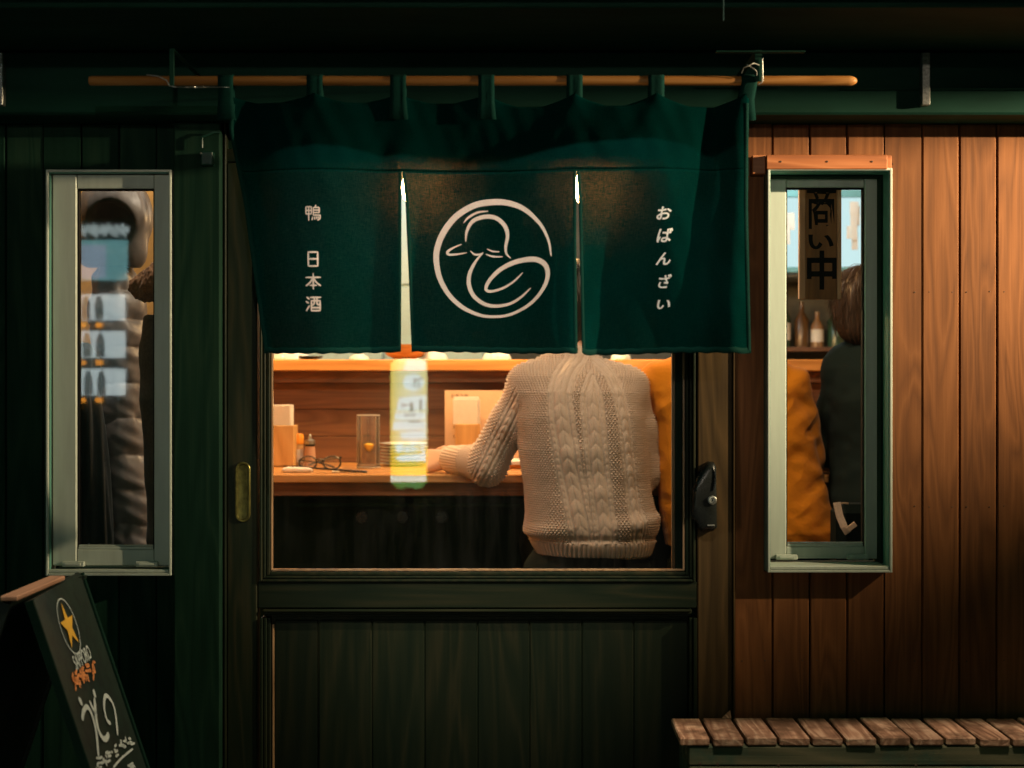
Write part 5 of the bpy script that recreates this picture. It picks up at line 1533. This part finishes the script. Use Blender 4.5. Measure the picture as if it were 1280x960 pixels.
arms = [(shl, ((shl[0] + elb[0]) / 2, 1.29, (shl[2] + elb[2]) / 2), elb, wl, (.3, .9, 0), (0, 0, 1), .5),
        (shr, ((shr[0] + elr[0]) / 2 + .004, 1.25, (shr[2] + elr[2]) / 2), elr, wr2, (-.3, .9, 0), (0, 0, 1), .5)]
seated('person', 'seated person in a crumpled mustard-orange shirt between door and right window', 'guests at the counter', (.60, 1.2), tor,
       [([(X(895, 1.28), 1.29, Z(455, 1.28)), shl], [.045, .056]), ([(X(925, 1.28), 1.29, Z(455, 1.28)), shr], [.045, .056])],
       arms, (X(910, 1.32), 1.34, 1.46), R(-10), dict(skin=M['skin'], trousers=M['trousers'], shoe=M['shoe'], top=M['mustard'], hair=M['hair_dark']),
       [(.50, 1.55, .50), (.74, 1.55, .74)], .77, hair_cap(0.03), 'shirt', shirt_disp, .0032, arm_r=(.058, .056, .056, .05, .042))
stool(.60, 1.2, .665, 'round black stool under the person in the mustard shirt')

# the brown-haired person in dark clothes
def coat_disp(V, N):
    return .018 * vnoise(V, (9, 9, 14), 21) + .008 * vnoise(V, (22, 22, 40), 22)
y = 1.2
tor = px_torso([(670, 1040, 1150, 1.06, 1.33), (620, 1038, 1150, 1.05, 1.34), (560, 1042, 1148, 1.07, 1.34), (500, 1040, 1146, 1.08, 1.35), (460, 1046, 1142, 1.12, 1.36), (438, 1060, 1128, 1.16, 1.36), (424, 1074, 1112, 1.2, 1.36), (412, 1080, 1106, 1.22, 1.36)], y, .2)
shl = (X(1056, 1.25), 1.25, Z(462, 1.25)); elb = (X(1040, 1.32), 1.33, Z(560, 1.32)); wl = (X(1060, 1.48), 1.48, .97)
shr = (X(1128, 1.24), 1.24, Z(462, 1.24)); elr = (X(1142, 1.3), 1.30, Z(560, 1.3)); wr2 = (X(1110, 1.48), 1.48, .97)
arms = [(shl, ((shl[0] + elb[0]) / 2, 1.29, (shl[2] + elb[2]) / 2), elb, wl, (.3, .9, 0), (0, 0, 1), .5),
        (shr, ((shr[0] + elr[0]) / 2, 1.27, (shr[2] + elr[2]) / 2), elr, wr2, (-.3, .9, 0), (0, 0, 1), .5)]
seated('person', 'brown-haired person in dark clothes at the right edge of the right window', 'guests at the counter', (1.0, 1.2), tor,
       [([(X(1085, 1.28), 1.29, Z(445, 1.28)), shl], [.045, .056]), ([(X(1100, 1.28), 1.29, Z(445, 1.28)), shr], [.045, .056])],
       arms, (X(1088, 1.24), 1.25, Z(385, 1.24)), R(-38), dict(skin=M['skin'], trousers=M['trousers'], shoe=M['shoe'], top=M['dark_cloth'], hair=M['hair_brown']),
       [(.93, 1.55, .93), (1.12, 1.55, 1.12)], .77, hair_cap(0.0, vol=.96), 'coat', coat_disp, .0042, arm_r=(.058, .056, .056, .05, .042))
stool(1.02, 1.2, .665, 'round black stool under the brown-haired person')

# ================================================================== coats hanging behind the left window
def smoothf(name, F_, mat, par, dsp, it=2):
    V, Q = F_.points(); V = relax(V, Q, it); N = normals(V, Q)
    if outward(F_, V, N).mean() < .5: N = -N
    if dsp is not None: V = V + N * dsp(V, N)[:, None]
    og = V.mean(0); return link(name, quad_mesh(name, V, Q, og), mat, par, loc=tuple(og))
yc = .34
M['puffer'] = rough_mat('brown_grey_nylon', (.17, .15, .145), .42, scale=90, var=.12, bump=.25)
M['black_wool'] = fabric('black_wool', (.016, .022, .020), 300)
M['dark_corduroy'] = fabric('dark_brown_suede', (.075, .070, .055), 160, .3)
M['fur'] = fabric('rust_fur', (.22, .11, .055), 220, .4)
rail = thing('coat_rail', 'dark coat rail behind the left window', 'coat rail', (-.86, yc, Z(222, yc)))
MB().tube([(-1.25, yc + .02, Z(205, yc)), (-.62, yc + .02, Z(205, yc))], .010, 10).build('rail', M['black_iron'], rail, smooth=True)
for x in (-1.2, -.66): MB().tube([(x, yc + .02, Z(205, yc)), (x, .62, Z(205, yc))], .008, 8).build('bracket', M['black_iron'], rail)
pj = thing('puffer_jacket', 'brown-grey quilted puffer jacket with a hood hanging in the left window', 'jacket', (X(150, yc), yc, Z(700, yc)))
Fp = Field((X(80, yc), yc - .12, Z(730, yc)), (X(205, yc), yc + .14, Z(300, yc)), .0032)
zs_ = [Z(p, yc) for p in (715, 660, 600, 530, 470, 420, 380, 345, 325)]
Fp.loft(zs_, [X(p, yc) for p in (140, 138, 136, 130, 126, 122, 112, 112, 122)], [X(p, yc) for p in (200, 196, 184, 176, 174, 174, 172, 166, 158)], [yc - .05, yc - .055, yc - .055, yc - .055, yc - .05, yc - .05, yc - .045, yc - .03, yc - .01], [yc + .08] * 9, .03)
seams = [Z(p, yc) for p in (700, 655, 612, 570, 525, 482, 437, 403, 368)]
def quilt(V, N):
    z = V[:, 2] + .006 * np.sin(V[:, 0] * 40)
    o = np.zeros(len(V))
    sa_ = np.array(sorted(seams)); i = np.clip(np.searchsorted(sa_, z), 1, len(sa_) - 1); t = (z - sa_[i - 1]) / (sa_[i] - sa_[i - 1])
    puff = np.sqrt(np.clip(1 - (2 * t - 1) ** 2, 0, 1))
    wr_n = vnoise(np.stack([V[:, 0] * 60 + 3 * V[:, 2], V[:, 1] * 30, V[:, 2] * 12], 1), (1, 1, 1), 31) * (1 - puff * .6)
    return .008 * puff + .016 * wr_n + .006 * vnoise(np.stack([V[:, 0] * 30, V[:, 1] * 30, V[:, 2] * 60 + V[:, 0] * 40], 1), (1, 1, 1), 35) + .010 * vnoise(V, (14, 14, 20), 33)
smoothf('jacket_body', Fp, M['puffer'], pj, quilt)
Fh = Field((X(70, yc), yc - .12, Z(335, yc)), (X(205, yc), yc + .14, Z(200, yc)), .003)
Fh.ell((X(142, yc), yc + .01, Z(272, yc)), (.082, .085, .092), .02)
Fh.ell((X(148, yc), yc - .075, Z(290, yc)), (.050, .075, .058), .012, sub=True)
Fh.chain([(X(120, yc), yc, Z(315, yc)), (X(160, yc), yc, Z(318, yc))], [.04, .04], .03)
smoothf('hood', Fh, M['puffer'], pj, lambda V, N: .008 * vnoise(V, (30, 30, 14), 41) + .003 * vnoise(V, (70, 70, 30), 42))
MB().tube([(X(128, yc) , yc + .0, Z(206, yc)), (X(132, yc), yc + .01, Z(226, yc))], .004, 6).build('hanging_loop', M['black_iron'], pj)

bc = thing('wool_coat', 'black wool coat with long folds at the left of the left window', 'coat', (X(100, .24), .24, Z(720, .24)))
yb_ = .24
Fc = Field((X(30, yb_), yb_ - .09, Z(730, yb_)), (X(160, yb_), yb_ + .10, Z(400, yb_)), .0035)
zs_ = [Z(p, yb_) for p in (720, 660, 600, 540, 490, 455, 435)]
Fc.loft(zs_, [X(p, yb_) for p in (50, 52, 55, 60, 66, 76, 88)], [X(p, yb_) for p in (149, 146, 141, 134, 127, 119, 108)], [yb_ - .045] * 5 + [yb_ - .03, yb_ - .01], [yb_ + .05] * 7, .03)
def drape(V, N):
    xx = (V[:, 0] - X(100, yb_)) / (1.0 + .9 * (Z(440, yb_) - V[:, 2]))
    return .010 * np.sin(xx * 130 + 2 * np.sin(V[:, 2] * 5)) + .006 * np.sin(xx * 290 + 1) + .006 * vnoise(V, (20, 20, 8), 51)
smoothf('coat_body', Fc, M['black_wool'], bc, drape)
MB().tube([(X(98, yb_), yb_ + .01, Z(440, yb_)), (X(97, yb_ + .05), yc - .06, Z(400, yb_)), (X(96, yc), yc + .02, Z(207, yc))], .0025, 6).build('hanging_loop', M['black_wool'], bc)

fc = thing('fur_collar_coat', 'dark suede coat with a rust fur collar at the right of the left window', 'coat', (X(195, .22), .22, Z(720, .22)))
yf_ = .22
Fc = Field((X(150, yf_), yf_ - .09, Z(730, yf_)), (X(260, yf_), yf_ + .10, Z(370, yf_)), .0035)
Fc.loft([Z(p, yf_) for p in (720, 600, 500, 430, 395)], [X(p, yf_) for p in (184, 182, 177, 174, 180)], [X(p, yf_) for p in (250, 248, 245, 240, 225)], [yf_ - .05] * 4 + [yf_ - .03], [yf_ + .06] * 5, .03)
smoothf('coat_body', Fc, M['dark_corduroy'], fc, lambda V, N: .008 * vnoise(V, (30, 30, 10), 61) + .01 * vnoise(V, (12, 12, 24), 62))
Fc = Field((X(150, yf_), yf_ - .10, Z(410, yf_)), (X(260, yf_), yf_ + .10, Z(320, yf_)), .0026)
Fc.chain([(X(181, yf_), yf_ - .02, Z(362, yf_)), (X(205, yf_), yf_ - .03, Z(354, yf_)), (X(232, yf_), yf_ - .01, Z(364, yf_))], [.026, .034, .03], .02)
smoothf('fur_collar', Fc, M['fur'], fc, lambda V, N: .007 * vnoise(V, (60, 60, 60), 63) + .007 * vnoise(V, (230, 230, 120), 64))
MB().tube([(X(203, yf_), yf_ + .01, Z(352, yf_)), (X(202, yc), yc + .02, Z(207, yc))], .0025, 6).build('hanging_loop', M['black_wool'], fc)

# ================================================================== across the lane: what the panes reflect
YR = -6.6      # front of the opposite side
def RX(px): return (px - 640.0) / F * (D - YR)      # seen mirrored in a pane at y = 0
def RZ(py): return ZC - (py - 480.0) / F * (D - YR)
op = MB().box(-12, 12, YR - 3.0, YR - .35, 0, 5.0)
tag(op.build('opposite_building', rough_mat('dark_render', (.05, .06, .055), .85, scale=3)), 'dark plain building across the lane', 'building')
# upright lit street sign (seen reversed in the door glass)
sg = thing('lit_street_sign', 'tall yellow-white illuminated sign glowing as a reflection in the door glass', 'sign', (RX(510), YR, 0))
sxa, sxb, sza, szb = RX(487), RX(533), RZ(612), RZ(205)
m = bpy.data.materials.new('lit_sign_face'); m.use_nodes = True; nt = m.node_tree; nt.nodes.clear(); L = nt.links
geo = nd(nt, 'ShaderNodeTexCoord'); sx_ = nd(nt, 'ShaderNodeSeparateXYZ'); L.new(geo.outputs['Generated'], sx_.inputs[0])
cx_ = ramp(nt, sx_.outputs[0], [(0.0, (.90, .78, .18)), (.3, (.92, .95, .55)), (.65, (.92, 1, .80)), (1.0, (.95, .93, .45))])
cz_ = ramp(nt, sx_.outputs[2], [(0.0, (.10, .26, .10)), (.10, (.10, .28, .10)), (.11, (.85, .66, .08)), (.26, (.90, .75, .12)), (.36, (1, 1, 1)), (1.0, (.98, .98, .80))])
mxx = nd(nt, 'ShaderNodeMix', data_type='RGBA', blend_type='MULTIPLY'); mxx.inputs[0].default_value = 1.0; L.new(cx_.outputs[0], mxx.inputs[6]); L.new(cz_.outputs[0], mxx.inputs[7])
e = nd(nt, 'ShaderNodeEmission'); e.inputs[1].default_value = 10.0; L.new(mxx.outputs[2], e.inputs[0]); oo = nd(nt, 'ShaderNodeOutputMaterial'); L.new(e.outputs[0], oo.inputs[0])
MB().box(sxa, sxb, YR - .10, YR, sza, RZ(446), .045).build('light_box', m, sg)
MB().box((sxa + sxb) / 2 - .03, (sxa + sxb) / 2 + .03, YR - .08, YR - .03, 0, sza + .01).build('post', M['gutter'], sg)
M['sign_white'] = emit('sign_white', (.80, .96, .92), 12.0)
wm = MB()
def sp_(px, py): return (RX(px), YR + .004, RZ(py))
def blob(pts): wm.add([sp_(*p) for p in pts], [tuple(range(len(pts)))])
blob([(503 + 13.5 + 13.5 * math.cos(a), 478 + 10.5 * math.sin(a)) for a in [k * math.pi / 10 for k in range(20)]])
blob([(498, 497), (532, 494), (532, 512), (495, 514)])
blob([(494, 516), (532, 515), (532, 525), (492, 525)])
blob([(491, 527), (532, 527), (532, 537), (490, 538)])
blob([(508, 450), (532, 450), (532, 463), (504, 463)])
blob([(500, 541), (532, 538), (532, 549), (502, 549)])
blob([(492, 572), (504, 569), (520, 568), (532, 566), (532, 577), (500, 577)])
for a in range(488, 532, 5): blob([(a, 596), (a + 3.6, 595), (a + 3.8, 602), (a + .3, 603)])
for a, b_, c_, d_ in ((494, 556, 499, 566), (499, 553, 503, 565), (505, 558, 511, 566), (512, 553, 522, 556), (512, 561, 523, 564), (513, 553, 516, 566), (524, 554, 531, 557), (526, 558, 530, 566)): blob([(a, b_), (c_, b_), (c_ + .8, d_), (a + .5, d_)])
wm.build('sign_panel', M['sign_white'], sg)
im = MB(); M['sign_ink'] = emit('sign_ink', (.45, .62, .45), 6.0)
def iblob(a, b_, c_, d_): im.add([(RX(p), YR + .007, RZ(q)) for p, q in ((a, b_), (c_, b_), (c_, d_), (a, d_))], [(0, 1, 2, 3)])
for a, b_, c_, d_ in ((517, 472, 519, 485), (522, 472, 524, 485), (522, 472, 528, 474), (502, 505, 508, 508), (512, 503, 516, 515), (505, 518, 520, 520), (524, 500, 527, 512), (510, 526, 524, 528)): iblob(a, b_, c_, d_)
im.build('sign_mark', M['sign_ink'], sg)

def lit_plastic(name, c):
    m = bpy.data.materials.new(name); m.use_nodes = True; nt = m.node_tree; nt.nodes.clear()
    a = nd(nt, 'ShaderNodeBsdfTranslucent'); a.inputs[0].default_value = (*c, 1); b_ = nd(nt, 'ShaderNodeBsdfDiffuse'); b_.inputs[0].default_value = (*c, 1)
    x = nd(nt, 'ShaderNodeMixShader'); x.inputs[0].default_value = .3; nt.links.new(a.outputs[0], x.inputs[1]); nt.links.new(b_.outputs[0], x.inputs[2])
    o = nd(nt, 'ShaderNodeOutputMaterial'); nt.links.new(x.outputs[0], o.inputs[0]); return m
# two lit drink machines opposite, seen in the left and the right window
def vending(xa, xb, label, cool, rows, top, zb=.12):
    t = thing('vending_machine', label, 'vending machine', ((xa + xb) / 2, YR - .3, 0), 'vending machines across the lane')
    MB().box(xa, xb, YR - .345, YR - .03, 0.002, top, .02).build('cabinet', rough_mat('machine_paint', (.30, .36, .38), .4), t)
    wl_ = emit('machine_light', cool, 6.0); pn = MB()
    h = (top - .12 - rows[0]) ; 
    for z0, z1 in rows[1]: pn.box(xa + .04, xb - .04, YR - .029, YR - .012, z0, z1)
    pn.build('lit_shelf', wl_, t)
    cs = [lit_plastic('can_plastic', c) for k, c in enumerate(((.85, .9, .9), (.55, .7, .75), (.8, .75, .65), (.35, .5, .5)))]
    k = 0
    for z0, z1 in rows[1]:
        n = int((xb - xa - .12) / .085)
        for i in range(n):
            c = MB().lathe([(.0, 0), (.026, 0), (.028, .01), (.028, (z1 - z0) * .62), (.014, (z1 - z0) * .82), (.012, (z1 - z0) * .9), (0, (z1 - z0) * .9)], (xa + .08 + i * .085 + .008 * ((i * 5 + k) % 3), YR + .02, z0 + .004), 10)
            c.build('bottle', cs[(i * 7 + k) % 4], t, smooth=True); k += 1
    bt = MB()
    for z0, z1 in rows[1]:
        for i in range(int((xb - xa - .12) / .11)): bt.box(xa + .085 + i * .11, xa + .125 + i * .11, YR - .029, YR - .008, z0 - .045, z0 - .018)
    bt.build('price_button', emit('amber_button', (1.0, .36, .04), 9.0), t)
    return t
rws = (0, [(RZ(400), RZ(368)), (RZ(447), RZ(414)), (RZ(494), RZ(461))])
vending(RX(60), RX(163), 'tall lit drink machine reflected in the left window', (.82, .95, .97), rws, RZ(272))
vm = [o for o in bpy.data.objects if o.name == 'vending_machine'][0]
pn = MB().box(RX(66), RX(158), YR - .029, YR - .012, RZ(350), RZ(300)); pn.build('advert_panel', emit('advert_light', (.25, .62, .66), 4.5), vm)
pn = MB().box(RX(100), RX(132), YR - .0118, YR - .004, RZ(348), RZ(306)); pn.build('advert_print', emit('advert_print', (.55, .75, .95), 4.0), vm)
pn = MB()
for i in range(26): pn.box(RX(68 + i * 3.6), RX(69.6 + i * 3.6), YR - .029, YR - .016, RZ(296 - (i * 5) % 7), RZ(283 - (i * 3) % 5))
pn.build('top_light', emit('top_light', (.8, .95, .95), 5.0), vm)



# white lit sheets and a cold lit cabinet on the kitchen wall, seen at the top of the right window
kc = thing('display_cabinet', 'cold white lit wall cabinet far back, at the top of the right window', 'cabinet', (1.6, 3.1, 1.6))
ky = 3.0
part_box('cabinet', M['steel'], kc, X(955, ky), X(1150, ky), ky + .03, ky + .28, Z(347, ky), Z(205, ky), .006)
M['fridge_light'] = emit('fridge_light', (.72, .95, 1.0), 1.05)
MB().box(X(962, ky), X(1143, ky), ky + .010, ky + .0295, Z(333, ky), Z(222, ky)).build('lit_panel', M['fridge_light'], kc)
MB().box(X(958, ky), X(1146, ky), ky - .02, ky + .0095, Z(341, ky), Z(334, ky), .002).build('handle_bar', clay('teal_enamel', (.18, .42, .46)), kc)
MB().box(X(958, ky), X(1146, ky), ky - .02, ky + .0095, Z(247, ky), Z(238, ky), .002).build('handle_bar', clay('teal_enamel', (.18, .42, .46)), kc)
rr = random.Random(9)
for k in range(26):
    px = 966 + rr.uniform(0, 165); py = 252 + rr.uniform(0, 50); w_ = rr.uniform(5, 12); h_ = rr.uniform(10, 26)
    o = MB().box(X(px, ky), X(px + w_, ky), ky - .012 - k * .0004, ky - .0118 - k * .0004 + .0002, Z(py + h_, ky), Z(py, ky)).build('paper_slip', M['paper'], kc, loc=(X(px, ky), ky - .012, Z(py, ky)))

# unseen wire and post added to carry the fill lights; fixture of the wall spotlight
hs2 = thing('added_hanging_spotlight', 'added spotlight on an unseen wire over the lane, a fill for the curtain', 'spotlight', (.12, -3.0, 4.3))
MB().tube([(.122, -3.04, 4.26), (.12, -3.005, 4.225)], [.05, .06], 16).build('spotlight_head', M['shade'], hs2, smooth=True)
MB().tube([(.12, -3.02, 4.27), (.12, -3.02, 4.40)], .006, 8).build('stem', M['shade'], hs2)
MB().tube([(.12, -6.95, 4.7), (.12, -3.02, 4.40), (.12, .05, 4.7)], .004, 6).build('added_span_wire', M['shade'], hs2)
part_box('added_wire_mast', M['shade'], hs2, .10, .14, .03, .07, 1.96, 4.72, .003)
lp = thing('added_lamp_post', 'unseen post added on the far side of the lane for a front fill spotlight', 'lamp post', (.55, -5.98, 0))
MB().tube([(.55, -5.98, 0), (.55, -5.98, 2.25)], .035, 12).build('post', M['gutter'], lp, smooth=True)
MB().tube([(.55, -5.96, 2.12), (.55, -5.915, 2.105)], [.05, .06], 16).build('spotlight_head', M['shade'], lp, smooth=True)
wl = thing('wall_spotlight', 'small spotlight under the eave right of the picture', 'spotlight', (2.06, -.60, 1.9))
MB().tube([(2.09, -.655, 1.853), (2.02, -.628, 1.846)], [.03, .036], 16).build('spotlight_head', M['shade'], wl, smooth=True)
MB().tube([(2.06, -.64, 1.87), (2.06, -.62, 1.94)], .006, 8).build('bracket', M['shade'], wl)

# white cabinets at the back of the kitchen, seen through the left slit of the curtain
wc = thing('kitchen_cabinet', 'bright white kitchen cabinet seen through the left slit of the curtain', 'cabinet', (-.47, 2.8, .12))
M['white_enamel'] = clay('white_enamel', (.34, .52, .60), .4)
MB().box(-.86, -.10, 2.62, 2.95, .12, 2.16, .004).build('cabinet_body', M['white_enamel'], wc)
for i in range(2):
    for z0, z1 in ((.20, 1.0), (1.01, 1.56), (1.57, 2.12)):
        xa_ = -.85 + i * .375
        part_box('cabinet_door', M['white_enamel'], wc, xa_ + .003, xa_ + .367, 2.602, 2.618, z0, z1, .003)
        part_box('handle', M['steel'], wc, xa_ + (.33 if i == 0 else .02), xa_ + (.345 if i == 0 else .035), 2.588, 2.601, z0 + .1, z0 + .25, .002)

# bottle shelf on the kitchen wall under the cold cabinet light
bs = thing('bottle_shelf', 'dark wall shelf with rows of bottles far back under the lit cabinet', 'shelf', (1.35, 3.15, 1.2))
M['dark_glass'] = [rough_mat('bottle_glass', c, .25, spec=.6) for c in ((.10, .05, .02), (.03, .07, .04), (.40, .42, .40), (.28, .16, .08))]
rr = random.Random(21)
for zs0 in (1.07, 1.35):
    part_box('shelf_board', M['backboard'], bs, .75, 2.1, 3.10, 3.29, zs0 - .018, zs0, .002)
    x = .80
    while x < 2.05:
        r_ = rr.uniform(.022, .04); h = rr.uniform(.12, .21)
        MB().lathe([(0, 0), (r_, 0), (r_, h * .6), (r_ * .35, h * .78), (r_ * .32, h), (0, h)], (x + r_, 3.18, zs0 + .0005), 14).build('bottle', rr.choice(M['dark_glass']), bs, smooth=True)
        if rr.random() < .6: MB().lathe([(r_ + .0006, h * .15), (r_ + .0006, h * .5)], (x + r_, 3.18, zs0 + .0005), 14).build('label', M['paper'], bs, smooth=True)
        x += 2 * r_ + rr.uniform(.006, .03)
